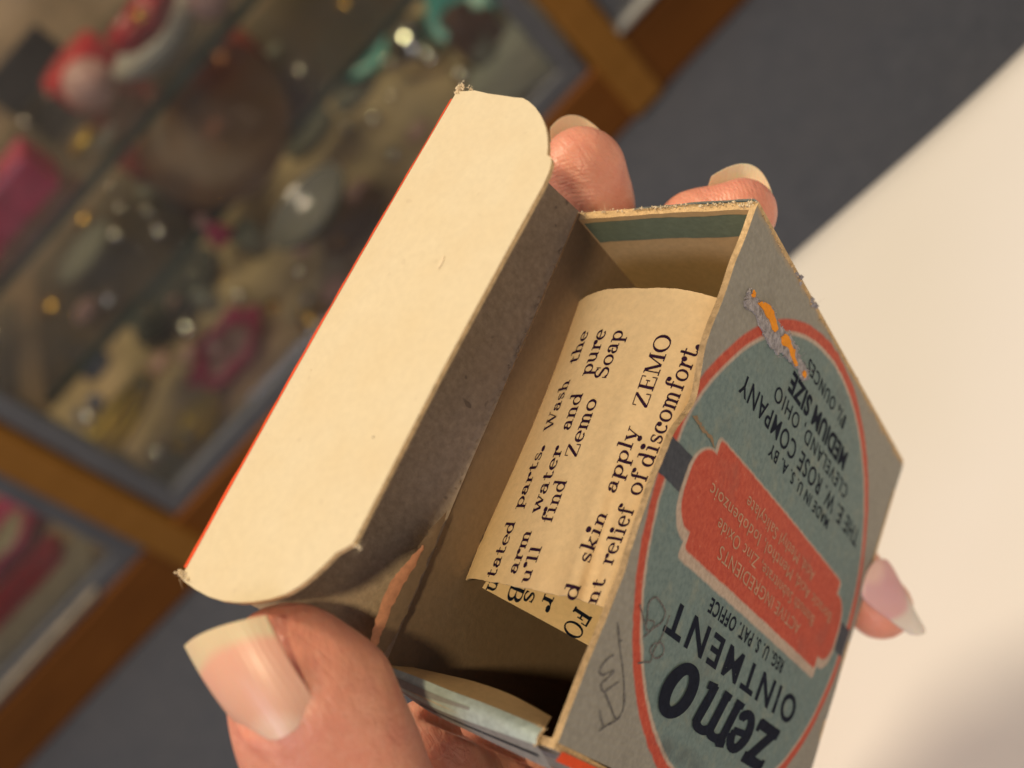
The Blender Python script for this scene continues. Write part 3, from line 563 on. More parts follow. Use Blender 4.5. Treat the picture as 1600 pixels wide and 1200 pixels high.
# lower side wall: bowed outwards, its mouth rolled over
def low(a, b, s):   # s=+1 inside skin
    t = b*T_+.02; bow = .17*math.sin(math.pi*min(1, a*1.2+.1))
    u = .0+a*7; v = .0-bow*math.sin(math.pi*(.15+.75*b))
    return bx(u, t, v+s*.045)
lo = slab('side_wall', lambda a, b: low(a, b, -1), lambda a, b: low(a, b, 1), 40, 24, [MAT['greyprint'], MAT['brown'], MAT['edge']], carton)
def poly3(pts, z0, z1):
    xs_ = [p_[0] for p_ in pts]
    return [un(x, y, z0+(z1-z0)*(x-pts[0][0])/(pts[-1][0]-pts[0][0])) for x, y in pts]
def along(P_, b):
    k = b*(len(P_)-1); i = min(int(k), len(P_)-2); a = k-i
    p0, p1, p2, p3 = P_[max(i-1, 0)], P_[i], P_[i+1], P_[min(i+2, len(P_)-1)]
    return .5*((2*p1)+(-p0+p2)*a+(2*p0-5*p1+4*p2-p3)*a*a+(-p0+3*p1-3*p2+p3)*a**3)
E0 = poly3([(634, 1040), (697, 1054), (745, 1066), (800, 1086), (862, 1120)], 12.05, 10.75)
E1 = poly3([(592, 1036), (652, 1058), (701, 1078), (775, 1106), (850, 1138)], 11.60, 10.32)
E2 = poly3([(606, 1066), (650, 1092), (697, 1114), (768, 1140), (838, 1164)], 11.55, 10.25)
E3 = poly3([(622, 1078), (664, 1108), (706, 1130), (790, 1170), (866, 1206)], 11.75, 10.40)
rl = slab('folded_flap', lambda a, b: along(E1, b)*(1-a)+along(E2, b)*a-R1*.05*math.sin(math.pi*a), lambda a, b: along(E1, b)*(1-a)+along(E2, b)*a+R1*(.04-.03*math.sin(math.pi*a)), 8, 60, [MAT['paleblue'], MAT['tan'], MAT['edge']], carton)
strip('inner_face', lambda a, b: along(E0, b)*(1-a)+along(E1, b)*a+R1*.005, 8, 40, 'tan', rl)
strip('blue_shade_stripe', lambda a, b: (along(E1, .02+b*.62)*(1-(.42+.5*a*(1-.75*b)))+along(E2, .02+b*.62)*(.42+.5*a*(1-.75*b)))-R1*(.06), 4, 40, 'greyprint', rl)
strip('printed_edge', lambda a, b: along(E2, b)*(1-a)+along(E3, b)*a+R1*.01*a, 8, 40, 'greyprint', rl)
strip('ink_line', lambda a, b: (along(E2, .25+.7*b)*(.55-.12*a)+along(E3, .25+.7*b)*(.45+.12*a))-R1*.012, 3, 40, 'ink', rl)
crumbs('frayed_corner', [along(E1, .97), along(E1, 1.0), along(E2, .99)]+[along(E1, x) for x in np.linspace(0, .05, 5)], 26, .012, 'edge', rl, .012, 10, .06)
strip('red_stripe', lambda a, b: bx(.12+a*5, -.012+.035*b, -.055-.10*b-.02*a), 12, 4, 'red', lo)
# back panel and bottom
def bk(a, b, s): 
    u = -.02+a*7.0; v = .05+b*5.75; return bx(u, T_+.04*s+.02*math.sin(b*6)-.0, v)
slab('back_panel', lambda a, b: bk(a, b, 1), lambda a, b: bk(a, b, -1), 30, 30, [MAT['greyprint'], MAT['brown'], MAT['edge']], carton)
slab('bottom', lambda a, b: bx(7.0, a*T_, b*6), lambda a, b: bx(6.93, a*T_, b*6), 6, 6, [MAT['greyprint'], MAT['brown'], MAT['edge']], carton)
# lid and its tuck flap
Pq, Qq = un(716, 146, 12.0), un(292, 895, 10.8)
HA, HD = bx(-.05, T_-.05, 5.80), bx(-.03, T_-.05, .02)
def lid(a, b):      # a hinge->fold, b lower->upper
    h = HD+(HA-HD)*b; q = Qq+(Pq-Qq)*b
    ripple = .03*math.sin(math.pi*a)+.015*n1d(b*7+a*3, 1.6)
    p = h+(q-h)*a; 
    if a < .08: p = p+R1*.03*math.sin(a/.08*math.pi)
    return p+R3*ripple
lidn = R3
ld = slab('lid_panel', lambda a, b: lid(a*.985, b)+lidn*.06, lambda a, b: lid(a*.985, b), 30, 60, [MAT['greyprint'], MAT['lid_inside'], MAT['edge']], carton)
fd = nz(-R3); fnorm = nz(np.cross(Pq-Qq, fd)); 
if fnorm[2] > 0: fnorm = -fnorm
def on_flap(px, py, off=0.):
    d_ = np.array([(px-800)/FOC, (py-600)/FOC, 1.]); z = ((Pq+fnorm*off)@fnorm)/(d_@fnorm); return d_*z
outl = [(716, 146), (744, 144), (765, 149), (787, 152), (806, 155), (819, 156), (828, 161), (838, 170), (846, 181), (852, 193), (856, 205), (858, 216), (859, 232), (858, 246), (864, 250), (865, 258), (861, 273), (853, 292)]
outl += [(853+(685-853)*i/10, 292+(605-292)*i/10) for i in range(1, 11)]+[(685+(560-685)*i/9, 605+(845-605)*i/9) for i in range(1, 10)]
outl += [(556, 852), (546, 858), (530, 866), (512, 884), (490, 904), (470, 919), (450, 930), (425, 938), (400, 942), (375, 943), (350, 940), (328, 933), (308, 922), (290, 909), (283, 900), (284, 892), (292, 893)]
o3 = [on_flap(*q) for q in outl]
# local 2D frame on the flap for filling
e1 = nz(Pq-Qq); e2 = nz(np.cross(fnorm, e1))
P2 = [((q-Qq)@e1, (q-Qq)@e2) for q in o3]
def fill(P2, lift, nsub=2):
    bm = bmesh.new(); vs_ = [bm.verts.new((x, y, 0)) for x, y in P2]; es = [bm.edges.new((vs_[i], vs_[(i+1) % len(vs_)])) for i in range(len(vs_))]
    bmesh.ops.triangle_fill(bm, use_beauty=True, edges=es)
    for _ in range(nsub): bmesh.ops.subdivide_edges(bm, edges=[e for e in bm.edges if e.calc_length() > .25], cuts=1, use_grid_fill=False); bmesh.ops.triangulate(bm, faces=bm.faces[:])
    return bm
def sheet(name, P2, top, bot, mats, parent, nsub=3):
    bm = fill(P2, 0, nsub); bm.verts.index_update(); n = len(bm.verts)
    base = [(v.co.x, v.co.y) for v in bm.verts]; faces = [[v.index for v in f.verts] for f in bm.faces]
    bedges = [[v.index for v in e.verts] for e in bm.edges if len(e.link_faces) == 1]; bm.free()
    V = [top(*p) for p in base]+[bot(*p) for p in base]; F = [f for f in faces]+[[i+n for i in f[::-1]] for f in faces]; fm = [0]*len(faces)+[1]*len(faces)
    for a, b in bedges: F.append([a, b, b+n, a+n]); fm.append(2)
    o = put(name, toW(np.array(V)), F, mats, parent, fm, smooth=False); return o
def flap_s(x, y, off): return Qq+e1*x+e2*y+fnorm*(off+.035*math.sin(max(0, min(1, x/5.8))*math.pi)*1.0)
tf = sheet('tuck_flap', P2, lambda x, y: flap_s(x, y, .03), lambda x, y: flap_s(x, y, -.03), [MAT['cream'], MAT['greyprint'], MAT['edge']], ld)
# red printed fold along the lid
def fold(a, b):
    p = Qq+(Pq-Qq)*(.006+.978*b); th = math.pi*a; w_ = .030+.008*n1d(b*20, 1.5)+.014*(1-b)
    return p+flap_off(b)+e2s*(-w_*2.0*math.sin(th)-.004)+fnorm*(.034-.09*a)
e2s = e2 if (on_flap(800, 500)-Qq)@e2 > 0 else -e2
def flap_off(b): return fnorm*(.035*math.sin(b*math.pi))
strip('red_fold', fold, 8, 120, 'red', tf)
crumbs('frayed_corner', [Pq+e1*x+fnorm*.02 for x in np.linspace(-.02, .10, 8)]+[un(728, 136, 12.0), un(738, 138, 12.0), un(722, 140, 12)], 90, .010, 'fuzz', tf, .016, 14, .06)
crumbs('frayed_corner', [un(290, 897, 10.75), un(284, 900, 10.75), un(295, 905, 10.7), un(280, 893, 10.75)], 46, .014, 'fuzz', tf, .016, 8, .08)
crumbs('frayed_corner', [on_flap(556, 852), on_flap(562, 858)], 12, .014, 'fuzz', tf, .014, 7, .08)
strip('pale_scuff', lambda a, b: on_flap(694-10*b+(a-.5)*5*math.sin(math.pi*b), 398+24*b, .068), 3, 12, 'fuzz', tf)
for x, y, r_ in ((584, 681, .016), (487, 579, .02)):
    q = on_flap(x, y, .06); crumbs('speck', [q], 3, r_, 'pencil' if x > 500 else 'edge', tf, .008)
# crack along the hinge with the salmon layer inside it
def pz(x, y, t, off=0.):   # point of the plane t = const seen at x, y
    d_ = np.array([(x-800)/FOC, (y-600)/FOC, 1.]); z = ((BB+(t)*R3)@R3)/(d_@R3); return d_*z+R3*(-off)
def ribbon(name, L, R, mat, parent, t=T_-.07, wig=0.):
    V = []; n = 26
    def samp(P_, s): 
        k = s*(len(P_)-1); i = min(int(k), len(P_)-2); a = k-i; return np.array(P_[i])*(1-a)+np.array(P_[i+1])*a
    for i in range(n+1):
        s = i/n; l, r_ = samp(L, s), samp(R, s); l = l+rs.normal(size=2)*wig; r_ = r_+rs.normal(size=2)*wig
        for q in range(4): 
            m_ = l+(r_-l)*q/3; V.append(pz(m_[0], m_[1], t, .01*math.sin(q/3*math.pi)))
    F = [(i*4+q, i*4+4+q, i*4+5+q, i*4+1+q) for i in range(n) for q in range(3)]
    return put(name, toW(np.array(V)), F, MAT[mat] if isinstance(mat, str) else mat, parent)
ribbon('torn_layer', [(672, 828), (655, 850), (640, 880), (622, 900), (606, 925), (592, 955), (582, 985), (574, 1012)], [(700, 800), (682, 840), (668, 878), (658, 905), (640, 945), (622, 985), (606, 1014), (592, 1034)], 'brown', ld, T_-.14, 1.2)
ribbon('salmon_layer', [(660, 851), (648, 866), (630, 886), (615, 902), (601, 928), (590, 958), (582, 985), (578, 1010)], [(663, 852), (652, 876), (637, 903), (622, 928), (610, 955), (600, 985), (590, 1005), (579, 1018)], 'salmon', ld, T_-.155, 1.2)
crumbs('hinge_crease', [lid(.02, b)-R3*.0 for b in np.linspace(.02, .98, 140)], 260, .010, 'lid_inside', ld, .012, 40, .07)
# frayed far edge of the printed panel and the scratch
crumbs('frayed_edge', [bx(u, .0, vtop(u)+.005) for u in list(np.linspace(.2, 7, 120))], 170, .013, 'edge', fp, .012, 34, .07)
crumbs('frayed_corner', [bx(u, .02, vtop(u)+.03) for u in (1.45, 1.55, 2.05, 2.12, 2.2)], 34, .028, 'torn', fp, .022, 14, .12)
def s3(x, y): return (1080+x/6.668, 440+y/6.667)
def uv_at(px, py):
    d_ = np.array([(px-800)/FOC, (py-600)/FOC, 1.]); z = (BB@R3)/(d_@R3); q = d_*z-BB; return q@R1, q@R2+6
def jag(poly, n, amp):
    out = []
    for i in range(len(poly)):
        a, b = np.array(poly[i], float), np.array(poly[(i+1) % len(poly)], float)
        for k in range(n): out.append(a+(b-a)*k/n+rs.normal(size=2)*amp*(k > 0))
    return out
scr = [(620, 70), (660, 130), (690, 185), (760, 215), (825, 250), (850, 330), (870, 410), (900, 470), (960, 520), (1005, 590), (1050, 690), (1080, 790), (1130, 880), (1160, 950), (1150, 1015), (1105, 1030), (1080, 960), (1030, 880), (960, 800), (920, 735), (860, 750), (800, 660), (760, 570), (720, 480), (680, 350), (610, 290), (570, 200), (600, 130)]
scc = np.array([860., 530.]); scr = [tuple((np.array(p_)-scc)*np.array([1.12, 1.0])+scc) for p_ in scr]
patch = [uv_at(*s3(*q)) for q in jag(scr, 4, 9)]
def lift(h): return lambda x, y: panel_pt(x, y, h+.012*n1d(x*23+y*17, 1.))
tr = sheet('torn_patch', patch, lift(.022), lambda x, y: panel_pt(x, y, .001), [MAT['torn']]*3, fp, 2)
for pl in ([(665, 225), (705, 205), (800, 255), (830, 320), (850, 400), (868, 490), (845, 520), (815, 500), (790, 410), (745, 345), (715, 280)], [(905, 575), (945, 540), (985, 570), (1005, 620), (1020, 690), (1050, 700), (1045, 760), (1060, 820), (1075, 870), (1050, 875), (1020, 800), (985, 690), (920, 660)], [(600, 130), (625, 85), (642, 120), (632, 160), (610, 160)], [(1120, 940), (1145, 920), (1160, 970), (1145, 1000), (1125, 975)]):
    sheet('orange_core', [uv_at(*s3(*q)) for q in jag(pl, 3, 4)], lift(.036), lambda x, y: panel_pt(x, y, .02), [MAT['orange']]*3, tr, 1)
edgep = [panel_pt(*p_, .02) for p_ in patch]
crumbs('loose_fibre', edgep, 120, .008, 'torn', tr, .008, 46, .10)
# crease in the print near the dent
def crease(pts, mat, w_, name, parent=fp, off=.008):
    V = []
    q = [np.array(uv_at(*p_)) for p_ in pts]; Q = []
    for i in range(len(q)-1):
        for k in range(5): Q.append(q[i]+(q[i+1]-q[i])*k/5+rs.normal(size=2)*.008)
    Q.append(q[-1]); 
    for i, p_ in enumerate(Q):
        d_ = Q[min(i+1, len(Q)-1)]-Q[max(i-1, 0)]; n_ = np.array([-d_[1], d_[0]])/max(1e-6, np.linalg.norm(d_)); ww = w_*(.35+rs.rand()*.9)/2*min(1, (i+1)/3, (len(Q)-i)/3)
        V += [panel_pt(*(p_+n_*ww), off), panel_pt(*(p_-n_*ww), off)]
    F = [(2*i, 2*i+1, 2*i+3, 2*i+2) for i in range(len(Q)-1)]
    return put(name, toW(np.array(V)), F, MAT[mat], parent)
crease([(1086, 650), (1092, 660), (1098, 672), (1108, 684), (1114, 698)], 'brown', .05, 'crease')
0 and crease([(1100, 565), (1106, 590), (1118, 640), (1120, 665), (1124, 690), (1140, 708), (1160, 740), (1180, 775)], 'bare', .022, 'crease')
# lettering on the front panel: reads from deep to mouth, upside down in the hand
LET = []
def ptext(text, u_start, u_end, v_base, h, mat='ink', bold=0., off=.005, xs=1.0):
    V, F = bfont(text, xs, bold); xs_ = [p[0] for p in V]; x0, x1 = min(xs_), max(xs_)
    k = (u_start-u_end)/(x1-x0); 
    P3 = [panel_pt(u_start-(x-x0)*k, v_base-y*h/.69, off) for x, y in V]
    return put('lettering', toW(np.array(P3)), F, MAT[mat], fp, smooth=False)
ptext('OINTMENT', 5.60, 1.18, 1.83, .35, bold=.022, xs=1.25)
ptext('REG. U. S. PAT. OFFICE', 4.66, 2.02, 2.13, .165, bold=.02, xs=1.15)
ptext('ACTIVE INGREDIENTS', 4.80, 1.80, 2.685, .16, 'cream_ink', .0, xs=1.05)
ptext('Bismuth Subnitrate, Zinc Oxide', 5.22, 1.55, 2.925, .155, 'cream_ink', xs=1.08)
ptext('Boracic Acid, Menthol, Iodobenzoic', 5.84, 1.12, 3.165, .155, 'cream_ink', xs=1.08)
ptext('Acid, Methyl Salicylate', 4.74, 2.05, 3.405, .155, 'cream_ink', xs=1.08)
ptext('MADE IN U. S. A. BY', 4.66, 2.18, 4.14, .15, bold=.015, xs=1.15)
ptext('THE E. W. ROSE COMPANY', 5.98, .98, 4.46, .24, bold=.008, xs=1.12)
ptext('CLEVELAND, OHIO', 5.0, 1.85, 4.76, .19, bold=.004, xs=1.2)
ptext('MEDIUM SIZE', 4.62, 2.16, 5.10, .25, bold=.034, xs=1.05)
ptext('1', 4.18, 4.10, 5.46, .19, bold=.01)
ptext('1', 4.05, 4.01, 5.37, .10); ptext('/', 4.00, 3.90, 5.48, .20); ptext('4', 3.92, 3.82, 5.49, .10)
ptext('OUNCES', 3.68, 2.48, 5.46, .17, bold=.01, xs=1.2)
# heavy brush wordmark
def brush(strokes, name='wordmark'):
    V = []; F = []; k = 0
    for pts in strokes:
        v, f = strokes_to_mesh([pts]); k0 = len(V); off = .004+.0006*k; k += 1
        for x, y in v:
            xx = x+(y*.24); V.append(panel_pt(5.32-xx*.91, 1.34-y*.60, off))
        F += [tuple(i+k0 for i in q) for q in f]
    return put(name, toW(np.array(V)), F, MAT['ink'], fp, smooth=False)
def cap(x, y, w_): return arc(x, y, w_/4, w_/4, 0, 360, w_/2, w_/2, 14)
z_ = [line(.06, .90, .86, .90, .24), line(.72, .92, .16, .10, .27), line(.02, .12, .84, .12, .24), line(.10, .74, .10, .98, .12), line(.82, .04, .82, .30, .12)]
ox = .95; e_ = [arc(ox+.36, .5, .25, .38, 20, 320, .28, .20), line(ox+.2, .50, ox+.60, .56, .15), line(ox+.60, .56, ox+.58, .72, .14), cap(ox+.56, .22, .2)]
mx_ = 1.78; m_ = [line(mx_, .02, mx_, 1.0, .24), line(mx_+.46, .02, mx_+.46, .84, .24), line(mx_+.92, .02, mx_+.92, .84, .24), arc(mx_+.25, .78, .21, .12, 10, 165, .22, .17), arc(mx_+.71, .78, .21, .12, 10, 165, .22, .17), line(mx_-.16, .90, mx_+.1, .96, .16), line(mx_+.86, .06, mx_+1.14, .10, .16), line(mx_-.16, .06, mx_+.14, .06, .14), line(mx_+.32, .06, mx_+.6, .06, .14)]
oo = 3.30; o_ = [arc(oo+.22, .5, .30, .44, 0, 360, .30, .22, 32)]
brush(z_+e_+m_+o_)
# pencil scribble  (EM / 60)
def pencil(pts, w_=.028):
    q = [np.array(uv_at(920+x/4.286, 920+y/4.286)) for x, y in pts]; Q = []
    for i in range(len(q)-1):
        a = q[max(i-1, 0)]; b = q[i]; c_ = q[i+1]; d_ = q[min(i+2, len(q)-1)]
        for k in range(6):
            s = k/6; Q.append(.5*((2*b)+(-a+c_)*s+(2*a-5*b+4*c_-d_)*s*s+(-a+3*b-3*c_+d_)*s**3))
    Q.append(q[-1]); V = []
    for i, p_ in enumerate(Q):
        d_ = Q[min(i+1, len(Q)-1)]-Q[max(i-1, 0)]; n_ = np.array([-d_[1], d_[0]])/max(1e-6, np.linalg.norm(d_)); ww = w_*(.5+rs.rand()*.5)/2
        V += [panel_pt(*(p_+n_*ww), .0095), panel_pt(*(p_-n_*ww), .0095)]
    put('pencil_mark', toW(np.array(V)), [(2*i, 2*i+1, 2*i+3, 2*i+2) for i in range(len(Q)-1)], MAT['pencil'], fp)
pencil([(65, 950), (110, 915), (160, 890), (205, 850), (232, 760), (225, 560), (205, 400), (190, 220)])
pencil([(68, 808), (75, 860), (95, 930)]); pencil([(100, 690), (130, 760), (165, 850), (185, 880)])
pencil([(165, 440), (110, 480), (68, 545), (90, 575), (165, 545), (130, 590), (78, 640), (95, 688), (140, 660), (195, 620)])
pencil([(200, 350), (222, 340)])
pencil([(355, 320), (420, 260), (470, 220), (495, 150), (460, 80), (430, 52), (390, 90), (378, 180), (372, 260), (400, 275), (425, 220), (378, 205)]); pencil([(330, 100), (355, 200), (372, 280)], .02)
pencil([(525, 170), (490, 270), (455, 350), (420, 365), (398, 410), (430, 460), (475, 440), (487, 390), (460, 355), (425, 400), (400, 480), (370, 485), (318, 495)])
# ================================================================= LEAFLET
def vplane(px, py, v):
    d_ = np.array([(px-800)/FOC, (py-600)/FOC, 1.]); z = ((BB+(v-6)*R2)@R2)/(d_@R2); return d_*z
top_px = [(1150, 484), (1125, 466), (1095, 457), (1060, 452), (1020, 450), (985, 449), (950, 451), (925, 457), (905, 470), (893, 487)]
bot_px = [(972, 962), (935, 944), (912, 942), (893, 932), (868, 929), (840, 922), (812, 917), (785, 912), (757, 906), (734, 902)]
top_px += [(884, 505)]; bot_px += [(726, 903)]
T3 = [vplane(*q, 5.04-.14*(i/10)**1.5) for i, q in enumerate(top_px)]; B3 = [vplane(*q, 1.44-.15*(i/10)) for i, q in enumerate(bot_px)]
def resamp(P_, n):
    P_ = np.array(P_); 
    for _ in range(2):   # corner cutting keeps it soft
        Q = [P_[0]]
        for i in range(len(P_)-1): Q += [P_[i]*.75+P_[i+1]*.25, P_[i]*.25+P_[i+1]*.75]
        P_ = np.array(Q+[P_[-1]])
    d_ = np.r_[0, np.cumsum(np.linalg.norm(np.diff(P_, axis=0), axis=1))]; s = np.linspace(0, d_[-1], n)
    return np.array([[np.interp(x, d_, P_[:, k]) for k in range(3)] for x in s])
NS = 80
Tr, Br = resamp(T3, NS+1), resamp(B3, NS+1)
# smooth the lower rail's depth so the roll stays even
K = np.array([bx_ for bx_ in Tr-Br]); mean = K.mean(0)
Br = Tr-K*.92-mean*.08
def leaf(s, w_):
    x = max(0, min(1, s))*NS; i = min(int(x), NS-1); a = x-i
    return (Br[i]*(1-a)+Br[i+1]*a)*(1-w_)+(Tr[i]*(1-a)+Tr[i+1]*a)*w_
cen = (Tr.mean(0)+Br.mean(0))/2+R1*1.2
def leafn(s, w_):
    a = leaf(s+.02, w_)-leaf(s-.02, w_); n_ = nz(np.cross(a, Tr[40]-Br[40])); return -n_ if n_[2] > 0 else n_
lf = thing('leaflet', 'rolled cream instruction leaflet with violet print inside the carton', 'leaflet', toW(cen))
def wl(s, w_): return leaf(s, -.012*n1d(s*14, 1.3)+w_*(1+.012*n1d(s*9, 2)) if 0 < w_ < 1 else (w_ + (.006*n1d(s*16, 1.)+.0025*n1d(s*60, 1.))))
oo_ = slab('sheet', lambda a, b: wl(a, b), lambda a, b: wl(a, b)-leafn(a, b)*.018, NS, 40, [MAT['leaf'], MAT['leaf'], MAT['fuzz']], lf)
# the sheet turns under at its left side and comes back below
U0_, U1_ = un(733, 905, 0), None
eL = leaf(1., 0.); eT = leaf(1., 1.)
bb_z = eL[2]
back_end = un(926, 1012, 12.7)
eR = eL*1.03
def under(a, b):      # a from the turn to the far side, b along the roll
    return eR+(back_end-eR)*a+(eT-eL)*b+R1*.06*b
un_ = slab('under_layer', lambda a, b: under(a, b*.97), lambda a, b: under(a, b*.97)+R1*.016, 40, 16, [MAT['leaf'], MAT['leaf'], MAT['fuzz']], lf)
# leaflet print
def proj(p): return np.array([800+FOC*p[0]/p[2], 600+FOC*p[1]/p[2]])
gs = np.linspace(0, 1, 101); gw = np.linspace(0, 1, 61)
G = np.array([[proj(leaf(s, w_)) for w_ in gw] for s in gs])
def inv(px, py):
    d_ = ((G-np.array([px, py]))**2).sum(2); i, j = np.unravel_index(d_.argmin(), d_.shape); s, w_ = gs[i], gw[j]
    for _ in range(6):
        p = proj(leaf(s, w_)); ds = (proj(leaf(s+.004, w_))-p)/.004; dw = (proj(leaf(s, w_+.004))-p)/.004
        try: q = np.linalg.solve(np.array([ds, dw]).T, np.array([px, py])-p)
        except Exception: break
        s += q[0]; w_ += q[1]; s = max(-.05, min(1.02, s)); w_ = max(-.1, min(1.1, w_))
    return s, w_
arcl = np.linalg.norm(np.diff(Tr, axis=0), axis=1).sum(); leng = np.linalg.norm(Tr[40]-Br[40])
def word(text, p0, p1, xh, mat='violet', bold=1.):
    V, F, adv, L = serif(text); s0, w0 = inv(*p0); s1, w1 = inv(*p1)
    out = []
    for (x, y), l in zip(V, L):
        f_ = (x-.08)/(adv-.12); s = s0+(s1-s0)*f_; w_ = w0+(w1-w0)*f_; s += y*xh/arcl
        p = leaf(s, w_)+leafn(min(.98, max(.02, s)), w_)*(.007+.0007*(l % 9)); out.append(p)
    put('lettering', toW(np.array(out)), F, MAT[mat], lf, smooth=False)
def Z5(x, y): return (700+x/2.0333, 430+y/2.0333)
def ln(a, b, words, xh):
    (ax, ay), (bx_, by) = a, b
    for tx, y0, y1 in words:
        word(tx, Z5(ax+(bx_-ax)*(y0-ay)/(by-ay), y0), Z5(ax+(bx_-ax)*(y1-ay)/(by-ay), y1), xh)
ln((148, 965), (450, 178), [('tated', 963, 782), ('parts.', 742, 542), ('Wash', 488, 332), ('the', 278, 176)], .135)
ln((208, 975), (507, 175), [('arm', 950, 812), ('water', 752, 545), ('and', 492, 374), ('pure', 318, 174)], .135)
ln((258, 975), (560, 182), [("u'll", 978, 862), ('find', 788, 652), ('Zemo', 580, 396), ('Soap', 330, 178)], .135)
ln((405, 1032), (716, 198), [('d', 1034, 984), ('skin', 918, 758), ('apply', 694, 490), ('ZEMO', 425, 194)], .145)
ln((470, 1050), (800, 232), [('nt', 1046, 968), ('relief', 922, 742), ('of', 702, 632), ('discomfort.', 612, 224)], .145)
ln((106, 850), (184, 660), [('on', 850, 780), ('s', 740, 690)], .12)
def uword(text, p0, p1, h, off=.012):      # print on the layer beneath
    V, F, adv, L = serif(text)
    # local plane of the under layer near its open end
    a0 = under(.35, .0); a1 = under(.75, .0); a2 = under(.55, .2); n_ = nz(np.cross(a1-a0, a2-a0)); n_ = -n_ if n_[2] > 0 else n_
    def hit(px, py):
        d_ = np.array([(px-800)/FOC, (py-600)/FOC, 1.]); return d_*((a0+n_*off)@n_)/(d_@n_)
    A, B_ = hit(*p0), hit(*p1); ex = (B_-A)/adv; ey = nz(np.cross(n_, ex)); ey = ey if (proj(A+ey)-proj(A))@np.array([1, .3]) > 0 else -ey; h = h
    put('lettering', toW(np.array([A+ex*x+ey*y*h+n_*.0008*l for (x, y), l in zip(V, L)])), F, MAT['ink'], lf, smooth=False)
for tx_, a_, b_, h_ in (('n', (768, 901), (758, 923), .105), ('B', (801, 908), (789, 938), .115), ('s', (824, 918), (815, 940), .12), ('r', (852, 926), (842, 950), .12), ('FO', (900, 946), (876, 986), .155)): uword(tx_, a_, b_, h_)
# ================================================================= HAND
def sd_cone(P_, a, b, ra, rb):
    ba = b-a; L2 = ba@ba; h = np.clip(((P_-a)@ba)/L2, 0, 1); d_ = np.linalg.norm(P_-a-h[:, None]*ba, axis=1)
    return d_-(ra+(rb-ra)*h)
def smin(a, b, k):
    h = np.clip(.5+.5*(b-a)/k, 0, 1); return b*(1-h)+a*h-k*h*(1-h)
q = lambda *a: np.array(un(*a))
chains = {
 'thumb': [(q(450, 1040, 10.42), .60), (q(488, 1100, 10.36), .76), (q(524, 1190, 10.5), .80), (q(600, 1370, 11.0), .90), (q(760, 1640, 12.8), 1.25)],
 'index': [(q(910, 266, 14.1), .555), (q(916, 320, 14.3), .59), (bx(1.4, 3.05, 5.9), .66), (bx(3.4, 3.35, 4.2), .78), (bx(5.6, 3.4, 2.4), .82), (bx(7.0, 3.3, .2), .95)],
 'middle': [(q(1160, 333, 13.6), .43), (q(1090, 362, 13.9), .50), (bx(2.0, 1.7, 6.85), .60), (bx(3.9, 3.0, 6.3), .70), (bx(6.0, 3.5, 4.6), .8), (bx(8.2, 3.0, 2.0), .9), (bx(8.4, 2.6, -.2), 1.0)],
 'ring': [(q(1374, 948, 17.05), .50), (q(1318, 890, 17.45), .54), (bx(8.0, 1.5, 3.6), .62), (bx(8.4, 2.2, .9), .74), (bx(8.6, 2.3, -.8), .95)],
 'little': [(bx(7.6, .9, 1.6), .45), (bx(7.8, 1.5, .6), .55), (bx(8.2, 1.9, -.6), .68), (bx(8.2, 2.1, -1.8), .9)]}
palm = [(bx(3.0, 3.1, -1.5), .95), (bx(5.6, 3.2, -1.6), 1.45), (bx(8.0, 2.5, -1.9), 1.3), (bx(7.2, 2.6, -5.0), 1.7), (bx(5.0, 3.0, -4.2), 1.6), (bx(7.0, 3.0, -8.2), 2.0), (bx(7.6, 3.4, -16), 2.7)]
def hand_sdf(P_):
    parts = []
    for nm, c_ in chains.items():
        d_ = None
        for (a, ra), (b, rb) in zip(c_[:-1], c_[1:]):
            e = sd_cone(P_, a, b, ra, rb); d_ = e if d_ is None else smin(d_, e, .18)
        parts.append(d_)
    pc = None
    for i, j in ((0, 1), (1, 2), (1, 4), (2, 3), (3, 4), (3, 5), (4, 5), (5, 6)):
        e = sd_cone(P_, palm[i][0], palm[j][0], palm[i][1], palm[j][1]); pc = e if pc is None else smin(pc, e, .7)
    # web from thumb root into the palm
    e = sd_cone(P_, q(740, 1600, 12.6), palm[4][0], 1.2, 1.5); pc = smin(pc, e, .7)
    e = sd_cone(P_, q(690, 1330, 12.8), palm[0][0], .8, .9); pc = smin(pc, e, .6)
    e = sd_cone(P_, q(690, 1330, 12.8), q(740, 1600, 12.6), .8, 1.2); pc = smin(pc, e, .6)
    e = sd_cone(P_, q(735, 1225, 13.9), q(720, 1400, 13.2), .85, 1.0); pc = smin(pc, e, .5)
    e = sd_cone(P_, q(672, 1165, 12.7), q(690, 1330, 12.8), .55, .8); pc = smin(pc, e, .4)
    fold_ = [q(448, 1000, 9.93), q(474, 1040, 9.84), q(494, 1084, 9.78), q(486, 1126, 9.72), q(440, 1156, 9.68), q(398, 1152, 9.72), q(372, 1124, 9.80)]
    for d_ in parts: pc = smin(pc, d_, .22)
    for a_, b_ in zip(fold_[:-1], fold_[1:]): pc = smin(pc, sd_cone(P_, a_, b_, .055, .055), .10)
    # nail seats and soft flesh details
    pc = pc + .02*np.sin(P_[:, 0]*5+P_[:, 2]*3)*np.sin(P_[:, 1]*4)*.5
    # pressed flat where it touches the carton
    w0 = P_-BB; u_, t_, v_ = w0@R1, w0@R3, w0@R2+6
    bxs = np.maximum(np.maximum(np.maximum(-.02-u_, u_-7.04), np.maximum(-.02-t_, t_-2.43)), np.maximum(-.30-v_, v_-6.10))
    return np.maximum(pc, -bxs)
